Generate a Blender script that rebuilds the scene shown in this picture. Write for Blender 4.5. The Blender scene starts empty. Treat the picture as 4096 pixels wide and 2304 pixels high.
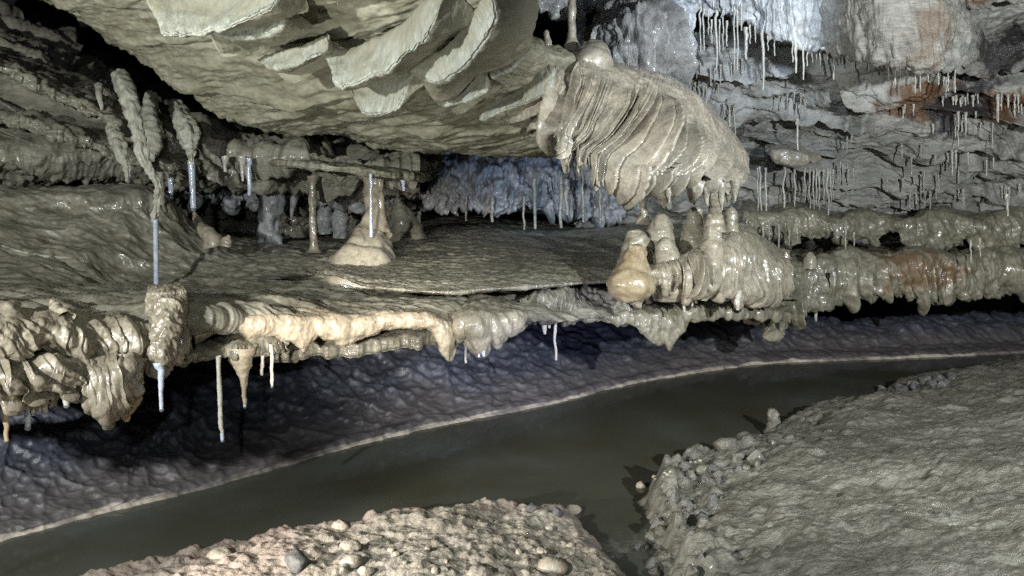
import bpy, math, random
import numpy as np
C = bpy.context.scene
# ------------------------------------------------------------------ camera
F_PX, HOR, EYE = 788.0, 175.0, 1.6
TH = math.atan((288 - HOR) / F_PX)
cd = bpy.data.cameras.new('camera'); cam = bpy.data.objects.new('camera', cd)
C.collection.objects.link(cam); C.camera = cam
cd.sensor_width = 36.0; cd.lens = 36.0 * F_PX / 1024.0; cd.clip_end = 200; cd.clip_start = 0.02
cam.location = (0, 0, EYE); cam.rotation_euler = (math.pi / 2 - TH, 0, 0)
# ------------------------------------------------------------------ world (a closed cave: almost no ambient)
W = bpy.data.worlds.new('World'); C.world = W; W.use_nodes = True
bg = W.node_tree.nodes['Background']
bg.inputs[0].default_value = (0.55, 0.5, 0.75, 1); bg.inputs[1].default_value = 0.005
# ------------------------------------------------------------------ cave lamps, none in sight; the fill ones are added
def lamp(name, loc, watts, col, size=0.06, target=None, angle=None, blend=0.6):
    ld = bpy.data.lights.new(name, 'SPOT' if target else 'POINT')
    ld.energy = watts; ld.color = col; ld.shadow_soft_size = size
    o = bpy.data.objects.new(name, ld); C.collection.objects.link(o); o.location = loc
    if target:
        from mathutils import Vector
        o.rotation_euler = (Vector(target) - Vector(loc)).to_track_quat('-Z', 'Y').to_euler()
        ld.spot_size = math.radians(angle); ld.spot_blend = blend
    return o
lamp('fill_camera', (-0.3, -0.35, 2.0), 75, (0.93, 0.98, 1.0), 0.04)  # added frontal fill close to the camera
lamp('lamp_left', (-2.3, 0.2, 1.95), 620, (0.96, 0.985, 0.96), 0.06)
lamp('fill_ceiling', (-1.9, 0.9, 0.65), 200, (0.98, 1.0, 0.92), 0.05, (-1.1, 4.2, 2.45), 50, 0.8)  # added upward fill to brighten the slab underside
lamp('lamp_gravel', (-1.9, 1.9, 0.60), 290, (1.0, 0.93, 0.85), 0.03, (0.0, 3.3, 0.0), 46)
lamp('lamp_lip', (-0.9, 0.8, 1.25), 900, (1.0, 0.95, 0.88), 0.04, (-0.80, 3.6, 0.95), 22, 0.9)
lamp('lamp_right', (2.3, 0.6, 2.0), 760, (0.93, 0.98, 1.0), 0.04, (2.4, 6.3, 1.0), 94, 0.6)
lamp('lamp_chamber', (0.2, 6.7, 1.18), 15, (0.50, 0.70, 1.0), 0.08, (0.35, 7.7, 1.72), 110)
lamp('lamp_recess', (1.3, 4.0, 2.75), 85, (0.68, 0.82, 1.0), 0.06, (1.5, 5.9, 2.6), 66)
lamp('fill_wall', (0.25, 1.7, 0.50), 260, (0.62, 0.66, 1.0), 0.05, (0.25, 5.6, 0.52), 30, 1.0)  # added bluish fill below the view, aimed at the far bank wall
C.view_settings.view_transform = 'Standard'; C.view_settings.look = 'None'
C.view_settings.exposure = 0.15; C.view_settings.gamma = 1.0
cy = C.cycles
cy.max_bounces = 5; cy.diffuse_bounces = 2; cy.glossy_bounces = 3; cy.transmission_bounces = 4
cy.sample_clamp_indirect = 4.0; cy.caustics_reflective = False; cy.caustics_refractive = False
cy.use_denoising = False
# ------------------------------------------------------------------ numeric helpers
rng = np.random.RandomState(7); random.seed(7)
_perm = rng.permutation(256); _perm = np.concatenate([_perm, _perm, _perm])
_g = rng.normal(size=(256, 3)); _g /= np.linalg.norm(_g, axis=1)[:, None]
def perlin(p):
    i = np.floor(p).astype(np.int64); f = p - i; i &= 255
    w = f * f * f * (f * (f * 6 - 15) + 10)
    def cor(a, b, c):
        h = _perm[_perm[_perm[(i[:, 0] + a) & 255] + ((i[:, 1] + b) & 255)] + ((i[:, 2] + c) & 255)]
        g = _g[h]
        return g[:, 0] * (f[:, 0] - a) + g[:, 1] * (f[:, 1] - b) + g[:, 2] * (f[:, 2] - c)
    def lp(a, b, t): return a + (b - a) * t
    x0 = lp(lp(cor(0, 0, 0), cor(1, 0, 0), w[:, 0]), lp(cor(0, 1, 0), cor(1, 1, 0), w[:, 0]), w[:, 1])
    x1 = lp(lp(cor(0, 0, 1), cor(1, 0, 1), w[:, 0]), lp(cor(0, 1, 1), cor(1, 1, 1), w[:, 0]), w[:, 1])
    return lp(x0, x1, w[:, 2]) * 1.5
def fb(P, size, octv=4, off=0.0, gain=0.5):
    size = np.asarray(size, float)
    q = P / size + off * 17.31; a = 1.0; s = 0
    for k in range(octv):
        s = s + a * perlin(q); a *= gain; q = q * 2.03 + 5.7
    return s
def ridged(P, size, octv=3, off=0.0):
    size = np.asarray(size, float)
    q = P / size + off * 13.7; a = 1.0; s = 0
    for k in range(octv):
        s = s + a * (1 - 2 * np.abs(perlin(q))); a *= 0.5; q = q * 2.1 + 3.1
    return s
def worley(P, size, off=0):
    q = P / np.asarray(size, float) + off * 9.7
    i = np.floor(q).astype(np.int64); f1 = np.full(len(q), 9.0); f2 = np.full(len(q), 9.0); idn = np.zeros(len(q))
    for a in (-1, 0, 1):
        for b in (-1, 0, 1):
            for c in (-1, 0, 1):
                j = i + (a, b, c)
                h = _perm[_perm[_perm[j[:, 0] & 255] + (j[:, 1] & 255)] + (j[:, 2] & 255)]
                h2 = _perm[h + 37]; h3 = _perm[h2 + 11]
                r = np.stack([h, h2, h3], 1) / 255.0
                d = np.linalg.norm(j + r - q, axis=1)
                near = d < f1
                f2 = np.where(near, f1, np.minimum(f2, d)); idn = np.where(near, h, idn); f1 = np.where(near, d, f1)
    return f1, f2, idn / 255.0
def folds(w, seed=0):
    """overlapping flowstone folds: a slow rise, a sharp tuck, each fold with its own depth"""
    k = np.floor(w); f = w - k
    def r(n): return (np.sin((n + seed * 3.7) * 12.9898) * 43758.5453) % 1.0
    a0 = 0.25 + 1.15 * r(k); a1 = 0.25 + 1.15 * r(k + 1)
    h = f ** 0.75 * np.clip((1 - f) / 0.16, 0, 1) ** 0.7
    return h * a0
def smooth(e0, e1, x):
    t = np.clip((x - e0) / (e1 - e0), 0, 1); return t * t * (3 - 2 * t)
def rays(px, py):
    x = (np.asarray(px, float) - 512) / F_PX; y = (288 - np.asarray(py, float)) / F_PX
    c, s = math.cos(TH), math.sin(TH)
    return np.stack([x + 0 * y, c + y * s, -s + y * c + 0 * x], -1)
def at(px, py, d):
    r = rays(px, py); t = np.asarray(d, float) / r[..., 1]
    return np.array([0, 0, EYE]) + r * t[..., None]
def at_z(px, py, z=0.0):
    r = rays(px, py); t = (z - EYE) / r[..., 2]
    return np.array([0, 0, EYE]) + r * t[..., None]
def px_of(X):
    c, s = math.cos(TH), math.sin(TH); y = X[:, 1]; zz = X[:, 2] - EYE
    f = y * c - zz * s; u = y * s + zz * c
    return 512 + F_PX * X[:, 0] / f, 288 - F_PX * u / f
def cr(P, n):
    """Catmull-Rom along axis 0, n samples"""
    P = np.asarray(P, float); m = len(P)
    Q = np.concatenate([[2 * P[0] - P[1]], P, [2 * P[-1] - P[-2]]])
    t = np.linspace(0, m - 1, n); k = np.minimum(t.astype(int), m - 2); f = (t - k).reshape((-1,) + (1,) * (P.ndim - 1))
    a, b, c, d = Q[k], Q[k + 1], Q[k + 2], Q[k + 3]
    return 0.5 * (2 * b + (c - a) * f + (2 * a - 5 * b + 4 * c - d) * f ** 2 + (3 * b - a - 3 * c + d) * f ** 3)
def gauss(y, s):
    r = int(3 * s) + 1; k = np.exp(-0.5 * (np.arange(-r, r + 1) / s) ** 2); k /= k.sum()
    return np.convolve(np.pad(y, r, mode='edge'), k, 'valid')
def grid_faces(nv, nu, wrap=False):
    i = np.arange(nv - 1)[:, None]; j = np.arange(nu if wrap else nu - 1)[None, :]; j2 = (j + 1) % nu
    return np.stack([i * nu + j, i * nu + j2, (i + 1) * nu + j2, (i + 1) * nu + j], -1).reshape(-1, 4)
def normals(G):
    du = np.gradient(G, axis=1); dv = np.gradient(G, axis=0)
    n = np.cross(du, dv); n /= np.linalg.norm(n, axis=2)[..., None] + 1e-9
    return n
def face_cam(G, N):
    c = np.array([0, 0, EYE]); s = np.sum(N * (c - G), axis=2)
    return N if np.median(s) > 0 else -N
# ------------------------------------------------------------------ object helpers
def mk(name, V, Fc, mat, parent=None, base=None, attrs=None):
    V = np.asarray(V, float).reshape(-1, 3); Fc = np.asarray(Fc, np.int32)
    if base is None:
        base = np.array([0, 0, 0.0]) if parent is None else np.array(parent['_base'])
    base = np.asarray(base, float)
    me = bpy.data.meshes.new(name)
    me.vertices.add(len(V)); me.vertices.foreach_set('co', (V - base).astype(np.float32).ravel())
    k = Fc.shape[1]
    me.loops.add(Fc.size); me.loops.foreach_set('vertex_index', Fc.ravel())
    me.polygons.add(len(Fc)); me.polygons.foreach_set('loop_start', np.arange(0, Fc.size, k, dtype=np.int32))
    me.polygons.foreach_set('loop_total', np.full(len(Fc), k, np.int32))
    me.polygons.foreach_set('use_smooth', np.ones(len(Fc), bool))
    for an, av in (attrs or {}).items():
        at_ = me.attributes.new(an, 'FLOAT', 'POINT'); at_.data.foreach_set('value', np.asarray(av, np.float32).ravel())
    me.update(calc_edges=True); me.validate()
    me.materials.append(mat)
    o = bpy.data.objects.new(name, me); C.collection.objects.link(o)
    if parent is not None:
        o.parent = parent; o.location = base - np.array(parent['_base'])
    else: o.location = base
    o['_base'] = [float(b) for b in base]
    return o
def tag(o, label, cat, group=None):
    o['label'] = label; o['category'] = cat
    if group: o['group'] = group
    return o
def struct(o): o['kind'] = 'structure'; return o
def join(parts):
    V = []; Fs = []; n = 0
    for v, f in parts:
        v = np.asarray(v).reshape(-1, 3); V.append(v); Fs.append(np.asarray(f) + n); n += len(v)
    return np.concatenate(V), np.concatenate(Fs)
def sheet(rows, nu, nv, disp=None, flip=None):
    """rows: list of rows of (px,py,depth) -> dense displaced grid, N"""
    A = np.array(rows, float); G = at(A[..., 0], A[..., 1], A[..., 2])
    return sheet_w(G, nu, nv, disp)
def sheet_w(G, nu, nv, disp=None):
    G = cr(G, nv); G = np.swapaxes(cr(np.swapaxes(G, 0, 1), nu), 0, 1)
    N = face_cam(G, normals(G))
    U, V = np.meshgrid(np.linspace(0, 1, nu), np.linspace(0, 1, nv))
    if disp is not None:
        d = disp(G.reshape(-1, 3), U.ravel(), V.ravel(), N.reshape(-1, 3))
        if d.ndim == 1: G = G + N * d.reshape(nv, nu, 1)
        else: G = G + d.reshape(nv, nu, 3)
    return G
def sheet_obj(name, G, mat, attrs=None, parent=None, base=None):
    return mk(name, G.reshape(-1, 3), grid_faces(G.shape[0], G.shape[1]), mat, parent, base, attrs)
def tube_geo(pts, rad, seg=14, n=None, rough=0.0, rsize=0.03, flutes=0, famp=0.0, squash=1.0):
    """lathe along a polyline with a radius per point, closed ends"""
    pts = np.asarray(pts, float); rad = np.asarray(rad, float)
    n = n or max(10, len(pts) * 6)
    P = cr(pts, n); R = np.maximum(cr(rad[:, None], n)[:, 0], 0.0006)
    T = np.gradient(P, axis=0); T /= np.linalg.norm(T, axis=1)[:, None] + 1e-9
    ref = np.array([0.0, 1.0, 0.0]); A = np.cross(T, ref); A /= np.linalg.norm(A, axis=1)[:, None] + 1e-9
    B = np.cross(A, T)
    a = np.linspace(0, 2 * np.pi, seg, endpoint=False)
    rr = R[:, None] * np.ones(seg)[None]
    if flutes: rr = rr * (1 + famp * np.sin(a * flutes + 1.3)[None] * np.linspace(0.2, 1, n)[:, None])
    V = P[:, None] + A[:, None] * (np.cos(a)[None, :, None] * rr[..., None]) + B[:, None] * (np.sin(a)[None, :, None] * rr[..., None] * squash)
    if rough:
        D = V - P[:, None]; L = np.linalg.norm(D, axis=2, keepdims=True) + 1e-9
        nz = fb(V.reshape(-1, 3), rsize, 3).reshape(n, seg, 1) * rough
        V = V + D / L * np.clip(nz, -0.7 * L, 0.9 * L)
    Fq = grid_faces(n, seg, True)
    cap = []
    V = V.reshape(-1, 3); V = np.concatenate([V, P[:1], P[-1:]])
    i0, i1 = n * seg, n * seg + 1
    for j in range(seg):
        j2 = (j + 1) % seg
        cap.append((i0, i0, j2, j)); cap.append((i1, i1, (n - 1) * seg + j, (n - 1) * seg + j2))
    # triangles as quads with a doubled vertex are degenerate: use tiny end rings instead
    return V[:-2], Fq
def drop_geo(p, r):
    return tube_geo([p + np.array([0, 0, r * 1.1]), p + np.array([0, 0, r * .5]), p, p - np.array([0, 0, r * .6]), p - np.array([0, 0, r])],
                    [r * .5, r * .9, r, r * .7, r * .02], 10, 10)
# ------------------------------------------------------------------ materials
def nodes(m):
    nt = m.node_tree; return nt.nodes, nt.links
def ramp(N, fac, L, stops):
    r = N.new('ShaderNodeValToRGB'); L.new(fac, r.inputs[0])
    while len(r.color_ramp.elements) < len(stops): r.color_ramp.elements.new(0.5)
    for e, (p, c) in zip(r.color_ramp.elements, stops):
        e.position = p; e.color = (*c, 1) if len(c) == 3 else c
    return r
def noise(N, L, vec, scale, detail=5, rough=0.55, dist=0.0):
    n = N.new('ShaderNodeTexNoise'); n.inputs['Scale'].default_value = scale; n.inputs['Detail'].default_value = detail
    n.inputs['Roughness'].default_value = rough; n.inputs['Distortion'].default_value = dist
    L.new(vec, n.inputs['Vector']); return n.outputs['Fac']
def mixc(N, L, fac, a, b, mode='MIX'):
    m = N.new('ShaderNodeMix'); m.data_type = 'RGBA'; m.blend_type = mode
    if isinstance(fac, float): m.inputs[0].default_value = fac
    else: L.new(fac, m.inputs[0])
    for s, v in ((6, a), (7, b)):
        if isinstance(v, tuple): m.inputs[s].default_value = (*v, 1)
        else: L.new(v, m.inputs[s])
    return m.outputs[2]
def rock(name, c1, c2, c3, rough=(0.35, 0.6), scale=1.0, bump=0.5, stretch=(1, 1, 1), stains=(), spec=0.5, fine=110, bdist=0.012, sss=0.0, coat=0.0):
    """wet calcite / mud: two base tints in patches, a dark mud film, patchy wetness, fine relief"""
    m = bpy.data.materials.new(name); m.use_nodes = True; N, L = nodes(m)
    b = N['Principled BSDF']
    g = N.new('ShaderNodeNewGeometry')
    mp = N.new('ShaderNodeMapping'); mp.inputs['Scale'].default_value = stretch; L.new(g.outputs['Position'], mp.inputs['Vector'])
    v = mp.outputs[0]
    n1 = noise(N, L, v, 1.7 * scale, 6, 0.6, 0.6); n2 = noise(N, L, v, 9 * scale, 6, 0.65, 0.3); n3 = noise(N, L, v, 42 * scale, 4, 0.6)
    r1 = ramp(N, n1, L, [(0.36, c1), (0.64, c2)])
    r2 = ramp(N, n2, L, [(0.42, (0, 0, 0)), (0.68, (1, 1, 1))])
    col = mixc(N, L, r2.outputs[0], r1.outputs[0], c3)
    r3 = ramp(N, n3, L, [(0.3, (0.72, 0.72, 0.72)), (0.7, (1.18, 1.18, 1.18))])
    col = mixc(N, L, 1.0, col, r3.outputs[0], 'MULTIPLY')
    for an, sc in stains:
        a = N.new('ShaderNodeAttribute'); a.attribute_name = an
        col = mixc(N, L, a.outputs['Fac'], col, sc)
    L.new(col, b.inputs['Base Color'])
    nr = noise(N, L, v, 5 * scale, 5, 0.6)
    rr = N.new('ShaderNodeMapRange'); rr.inputs[1].default_value = 0.35; rr.inputs[2].default_value = 0.65
    rr.inputs[3].default_value = rough[0]; rr.inputs[4].default_value = rough[1]; L.new(nr, rr.inputs[0])
    L.new(rr.outputs[0], b.inputs['Roughness'])
    b.inputs['Specular IOR Level'].default_value = spec
    if coat:
        b.inputs['Coat Weight'].default_value = coat; b.inputs['Coat Roughness'].default_value = 0.14
    if sss:
        b.inputs['Subsurface Weight'].default_value = sss; b.inputs['Subsurface Scale'].default_value = 0.02
        b.inputs['Subsurface Radius'].default_value = (1, 0.7, 0.45)
    f1 = noise(N, L, g.outputs['Position'], fine, 6, 0.65); f2 = noise(N, L, v, fine * 0.27, 5, 0.6, 0.4)
    ad = N.new('ShaderNodeMath'); ad.operation = 'MULTIPLY_ADD'; L.new(f2, ad.inputs[0]); ad.inputs[1].default_value = 1.6; L.new(f1, ad.inputs[2])
    bp = N.new('ShaderNodeBump'); bp.inputs['Strength'].default_value = bump; bp.inputs['Distance'].default_value = bdist
    L.new(ad.outputs[0], bp.inputs['Height']); L.new(bp.outputs[0], b.inputs['Normal'])
    return m
M_ceil = rock('ceiling_limestone', (0.245, 0.235, 0.175), (0.345, 0.33, 0.255), (0.165, 0.15, 0.10), (0.4, 0.7), 0.8, 0.22, (0.6, 1.0, 1.4))
M_curt = rock('pale_curtain_calcite', (0.46, 0.47, 0.39), (0.56, 0.56, 0.48), (0.34, 0.33, 0.25), (0.35, 0.6), 1.4, 0.35, (2, 2, .5))
M_curtain = rock('growing_curtain_calcite', (0.35, 0.37, 0.325), (0.42, 0.44, 0.39), (0.27, 0.268, 0.21), (0.3, 0.55), 1.4, 0.3, (2, 2, .5), stains=(('old', (0.27, 0.257, 0.195)),))
M_lowceil = rock('lower_ceiling_limestone', (0.25, 0.24, 0.19), (0.38, 0.355, 0.28), (0.17, 0.165, 0.13), (0.38, 0.65), 1.6, 0.3, (0.5, 0.8, 2.5), coat=0.3)
M_drape = rock('drapery_calcite', (0.35, 0.325, 0.265), (0.46, 0.41, 0.325), (0.25, 0.225, 0.185), (0.24, 0.5), 2.0, 0.14, spec=0.6, coat=0.55)
M_lip = rock('lip_flowstone', (0.40, 0.34, 0.25), (0.50, 0.43, 0.32), (0.30, 0.25, 0.175), (0.22, 0.45), 1.6, 0.10, spec=0.6, coat=0.7)
M_lipmud = rock('muddy_lip_flowstone', (0.25, 0.22, 0.165), (0.36, 0.325, 0.25), (0.17, 0.145, 0.105), (0.24, 0.5), 2.2, 0.14, spec=0.6, coat=0.6)
M_stal = rock('stalagmite_calcite', (0.36, 0.325, 0.25), (0.47, 0.42, 0.32), (0.27, 0.24, 0.18), (0.24, 0.48), 2.5, 0.13, spec=0.6, coat=0.7)
M_stalt = rock('tan_stalagmite_calcite', (0.42, 0.32, 0.19), (0.48, 0.40, 0.27), (0.33, 0.25, 0.15), (0.24, 0.48), 2.5, 0.14, spec=0.6, coat=0.6)
M_straw = rock('straw_calcite', (0.52, 0.50, 0.44), (0.62, 0.60, 0.54), (0.42, 0.39, 0.33), (0.15, 0.35), 4, 0.15, spec=0.6)
M_grey = rock('grey_straw_calcite', (0.38, 0.365, 0.32), (0.46, 0.445, 0.40), (0.30, 0.285, 0.24), (0.2, 0.4), 4, 0.15, spec=0.6)
M_clear = rock('clear_straw_calcite', (0.52, 0.59, 0.72), (0.64, 0.70, 0.80), (0.44, 0.50, 0.60), (0.08, 0.2), 4, 0.1, spec=0.8)
M_shelf = rock('shelf_mud', (0.22, 0.208, 0.16), (0.34, 0.322, 0.26), (0.125, 0.116, 0.088), (0.22, 0.5), 1.3, 0.2, (0.7, 1.6, 1), spec=0.5, coat=0.35)
M_plate = rock('plate_mud', (0.20, 0.187, 0.142), (0.31, 0.29, 0.225), (0.115, 0.107, 0.08), (0.34, 0.62), 1.3, 0.3, (0.6, 1.6, 1), spec=0.5, coat=0.3)
M_wall = rock('layered_wall_limestone', (0.30, 0.295, 0.265), (0.42, 0.41, 0.365), (0.19, 0.187, 0.17), (0.28, 0.55), 0.9, 0.6, (0.7, 0.7, 2.5),
              stains=(('rust', (0.13, 0.062, 0.024)), ('black', (0.035, 0.03, 0.032)), ('white', (0.50, 0.51, 0.50))))
M_white = rock('white_flowstone', (0.46, 0.47, 0.47), (0.56, 0.56, 0.55), (0.33, 0.33, 0.32), (0.3, 0.55), 1.5, 0.5, coat=0.3)
M_olive = rock('olive_flowstone', (0.22, 0.205, 0.155), (0.30, 0.28, 0.215), (0.16, 0.145, 0.10), (0.34, 0.6), 1.2, 0.18, (1, 1, 1),
               stains=(('rust', (0.13, 0.075, 0.032)), ('black', (0.03, 0.026, 0.026))), coat=0.35)
M_back = rock('chamber_rock', (0.30, 0.31, 0.32), (0.43, 0.44, 0.44), (0.17, 0.175, 0.18), (0.42, 0.65), 2.2, 0.35, coat=0.3)
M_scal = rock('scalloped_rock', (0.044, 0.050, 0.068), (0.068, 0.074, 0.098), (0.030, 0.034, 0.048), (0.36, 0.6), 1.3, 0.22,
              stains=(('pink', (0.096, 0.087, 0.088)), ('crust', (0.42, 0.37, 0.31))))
M_grav = rock('gravel_silt', (0.33, 0.30, 0.245), (0.43, 0.40, 0.335), (0.24, 0.21, 0.165), (0.4, 0.75), 3.0, 0.6,
              stains=(('pink', (0.27, 0.215, 0.18)), ('black', (0.09, 0.08, 0.065))))
M_mud = rock('bank_mud', (0.12, 0.114, 0.09), (0.215, 0.207, 0.172), (0.085, 0.08, 0.062), (0.22, 0.65), 1.3, 0.7, (1, 1.8, 1),
             stains=(('stone', (0.165, 0.16, 0.145)),), spec=0.6, coat=0.15)
M_stone = rock('pale_stone', (0.38, 0.34, 0.27), (0.46, 0.42, 0.34), (0.30, 0.25, 0.19), (0.4, 0.7), 6, 0.4)
M_dstone = rock('dark_stone', (0.085, 0.083, 0.08), (0.13, 0.127, 0.12), (0.06, 0.058, 0.056), (0.45, 0.7), 6, 0.4)
M_bed = rock('river_bed_silt', (0.07, 0.065, 0.045), (0.09, 0.085, 0.06), (0.05, 0.045, 0.03), (0.6, 0.8), 1, 0.3)
M_void = rock('darkened_cave_rock', (0.05, 0.045, 0.05), (0.07, 0.065, 0.07), (0.04, 0.036, 0.04), (0.6, 0.8), 1, 0.3)  # dark base colour stands in for missing light
def make_water():
    m = bpy.data.materials.new('murky_water'); m.use_nodes = True; N, L = nodes(m); b = N['Principled BSDF']
    g = N.new('ShaderNodeNewGeometry')
    n1 = noise(N, L, g.outputs['Position'], 0.9, 4, 0.5, 0.5)
    r = ramp(N, n1, L, [(0.33, (0.050, 0.048, 0.030)), (0.5, (0.062, 0.063, 0.047)), (0.68, (0.085, 0.092, 0.078))])
    L.new(r.outputs[0], b.inputs['Base Color']); b.inputs['Roughness'].default_value = 0.02; b.inputs['IOR'].default_value = 1.33
    f1 = noise(N, L, g.outputs['Position'], 7, 3, 0.5)
    bp = N.new('ShaderNodeBump'); bp.inputs['Strength'].default_value = 0.07; bp.inputs['Distance'].default_value = 0.02
    L.new(f1, bp.inputs['Height']); L.new(bp.outputs[0], b.inputs['Normal']); return m
M_water = make_water()
def make_pool():
    m = bpy.data.materials.new('shallow_pool_water'); m.use_nodes = True; b = m.node_tree.nodes['Principled BSDF']
    b.inputs['Base Color'].default_value = (0.075, 0.072, 0.058, 1); b.inputs['Roughness'].default_value = 0.10; b.inputs['IOR'].default_value = 1.33
    return m
M_pool = make_pool()
def make_drop():
    m = bpy.data.materials.new('water_drop'); m.use_nodes = True; b = m.node_tree.nodes['Principled BSDF']
    b.inputs['Base Color'].default_value = (0.75, 0.85, 1, 1); b.inputs['Roughness'].default_value = 0.03
    b.inputs['Transmission Weight'].default_value = 0.85; b.inputs['IOR'].default_value = 1.33; return m
M_drop = make_drop()

# ================================================================== SETTING
# ---- river: waterline of the far wall, then wall, water, bed
WL = [(-170, 590), (-80, 562), (0, 538.6), (103, 511), (207, 486), (346, 447), (437, 425), (548, 403.5), (636, 382), (755, 364), (835, 360), (930, 356), (1024, 352), (1150, 347), (1300, 342)]
wl = at_z([p[0] for p in WL], [p[1] for p in WL], 0.0)
wl = cr(wl, 60)
tan = np.gradient(wl, axis=0); tan /= np.linalg.norm(tan, axis=1)[:, None]
out = np.stack([-tan[:, 1], tan[:, 0], 0 * tan[:, 0]], 1)
prof = [(-0.12, -0.35), (-0.03, -0.05), (0.0, 0.0), (0.06, 0.05), (0.18, 0.13), (0.38, 0.27), (0.60, 0.45), (0.85, 0.62), (1.2, 0.74), (1.9, 0.80)]
low = 1 - 0.76 * smooth(1.2, 3.2, wl[:, 0])[:, None]      # downstream only a low bench is left of it
rw_ = smooth(1.0, 2.6, wl[:, 0])[:, None]
Gw = np.stack([wl + out * (o - rw_ * 0.5 * max(0, o - 0.6)) + np.array([0, 0, 1.0]) * ((z * low if z > 0.2 else z) * (1 - rw_) + rw_ * (z * low + 0.10 * (z > 0.2) if o < 0.7 else -0.25 - 0.2 * (o - 0.7))) for o, z in prof])
def d_scal(P, U, V, N):
    w = P.copy(); w[:, 0] += 0.05 * fb(P, 0.3, 2); w[:, 2] += 0.05 * fb(P, 0.3, 2, 3)
    # lean the scallops along the current
    q = np.stack([w[:, 0] * 0.8 + w[:, 2] * 0.9, w[:, 1], w[:, 2] * 1.1 - 0.25 * w[:, 0]], 1)
    f1, f2, _ = worley(q, (0.12, 0.16, 0.17), 1); g1, g2, _ = worley(q, 0.055, 2)
    fade = smooth(0.0, 0.2, P[:, 2])
    fl = fb(np.stack([w[:, 0] * 9, w[:, 1] * 2, P[:, 2] * 2.0], 1), 1.0, 2)
    return ((0.034 * (f1 ** 1.6) + 0.018 * np.exp(-(f2 - f1) / 0.14)) * (0.35 + 0.65 * fade) + (0.014 * g1 + 0.010 * np.exp(-(g2 - g1) / 0.16)) * (0.4 + 0.6 * fade) + 0.06 * fb(P, 0.9, 3) * fade + 0.012 * fb(P, 0.12, 3)
            + 0.012 * fl * (1 - fade) * smooth(0.0, 0.04, P[:, 2]) + 0.02 * smooth(-0.03, 0.01, P[:, 2]) * smooth(0.05, 0.02, P[:, 2]))
G = sheet_w(Gw, 900, 240, d_scal)
z = G[..., 2].ravel(); X = G.reshape(-1, 3)
crust = smooth(0.026, 0.016, z + 0.012 * fb(X, 0.25, 4) + 0.004 * fb(X, 0.03, 2)) * smooth(-0.02, 0.0, z) * (0.25 + 0.75 * smooth(-0.3, 0.25, fb(X, 0.5, 4, 2)))
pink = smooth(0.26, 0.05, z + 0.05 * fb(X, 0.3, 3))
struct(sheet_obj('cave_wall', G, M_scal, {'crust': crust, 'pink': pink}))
# water
xs = np.linspace(-5, 12, 60); ys = np.linspace(0.2, 12, 60); gx, gy = np.meshgrid(xs, ys)
struct(mk('water', np.stack([gx, gy, 0 * gx], -1).reshape(-1, 3), grid_faces(60, 60), M_water))
gx, gy = np.meshgrid(np.linspace(-9, 15, 80), np.linspace(-2, 15, 60)); P = np.stack([gx, gy, 0 * gx - 0.36], -1).reshape(-1, 3)
P[:, 2] += 0.05 * fb(P, 1.0, 3)
struct(mk('river_bed', P, grid_faces(60, 80), M_bed))
# ---- banks: heightfields inside polygons traced on the water level
def poly_sdf(x, y, poly):
    p = np.stack([x, y], 1); d = np.full(len(p), 1e9); ins = np.zeros(len(p), bool)
    for a, b in zip(poly, np.roll(poly, -1, axis=0)):
        e = b - a; w = p - a; t = np.clip((w @ e) / (e @ e), 0, 1)
        d = np.minimum(d, np.linalg.norm(w - t[:, None] * e, axis=1))
        c = ((a[1] <= p[:, 1]) != (b[1] <= p[:, 1])) & (p[:, 0] < a[0] + (p[:, 1] - a[1]) / (b[1] - a[1] + 1e-12) * e[0])
        ins ^= c
    return np.where(ins, d, -d)
def cobble(P, size, off=0):
    f1, f2, cid = worley(P * np.array([1, 1, 0.0]), size, off)
    return np.clip(1 - (f1 / 0.62) ** 2, 0, 1) * (0.35 + 0.65 * cid), cid
# gravel bank
GE = [(-40, 612), (85, 577), (191, 552), (246, 537), (338, 521), (413, 511), (489, 503), (529, 506), (572, 505), (596, 524), (612, 540), (640, 572), (665, 620), (700, 700)]
gp = at_z([p[0] for p in GE], [p[1] for p in GE], 0.01)[:, :2]
gp = np.concatenate([gp, [[0.5, 1.4], [-2.2, 1.4]]])
nx, ny = 560, 420
gx, gy = np.meshgrid(np.linspace(-2.3, 0.95, nx), np.linspace(1.45, 4.15, ny)); P = np.stack([gx.ravel(), gy.ravel(), 0 * gx.ravel()], 1)
sd = poly_sdf(P[:, 0] + 0.03 * fb(P, 0.15, 3), P[:, 1] + 0.03 * fb(P, 0.12, 3, 4), gp)
big, cid = cobble(P, 0.10, 3); med, cid2 = cobble(P, 0.045, 4); sml, _ = cobble(P, 0.022, 5)
rocky = smooth(-0.15, 0.25, fb(P, 0.5, 3, 2) + 0.25)
h = -0.10 + 0.175 * smooth(-0.06, 0.17, sd) + 0.05 * smooth(0.1, 0.7, sd) + 0.03 * fb(P, 0.45, 3) * smooth(0, 0.2, sd)
h += rocky * (0.028 * np.where(cid > 0.86, big, 0) + 0.012 * np.where(cid2 > 0.82, med, 0)) + 0.012 * fb(P, 0.075, 5, 3, 0.6) + 0.015 * ridged(P, 0.12, 4, 4) * 0.5 + 0.015 * fb(P, 0.2, 3, 8)
P[:, 2] = h
pk = np.clip(smooth(0.30, 0.03, sd + 0.10 * fb(P, 0.2, 3)) + 0.75 * smooth(-0.55, -1.0, P[:, 0] + 0.2 * fb(P, 0.3, 3)), 0, 1)
blk = 0.55 * smooth(0.02, -0.02, h - 0.0)
GH = (h.reshape(ny, nx), -2.3, 0.95, 1.45, 4.15, 1, 1)
struct(mk('gravel_bank', P, grid_faces(ny, nx), M_grav, attrs={'pink': pk, 'black': blk}))
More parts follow.
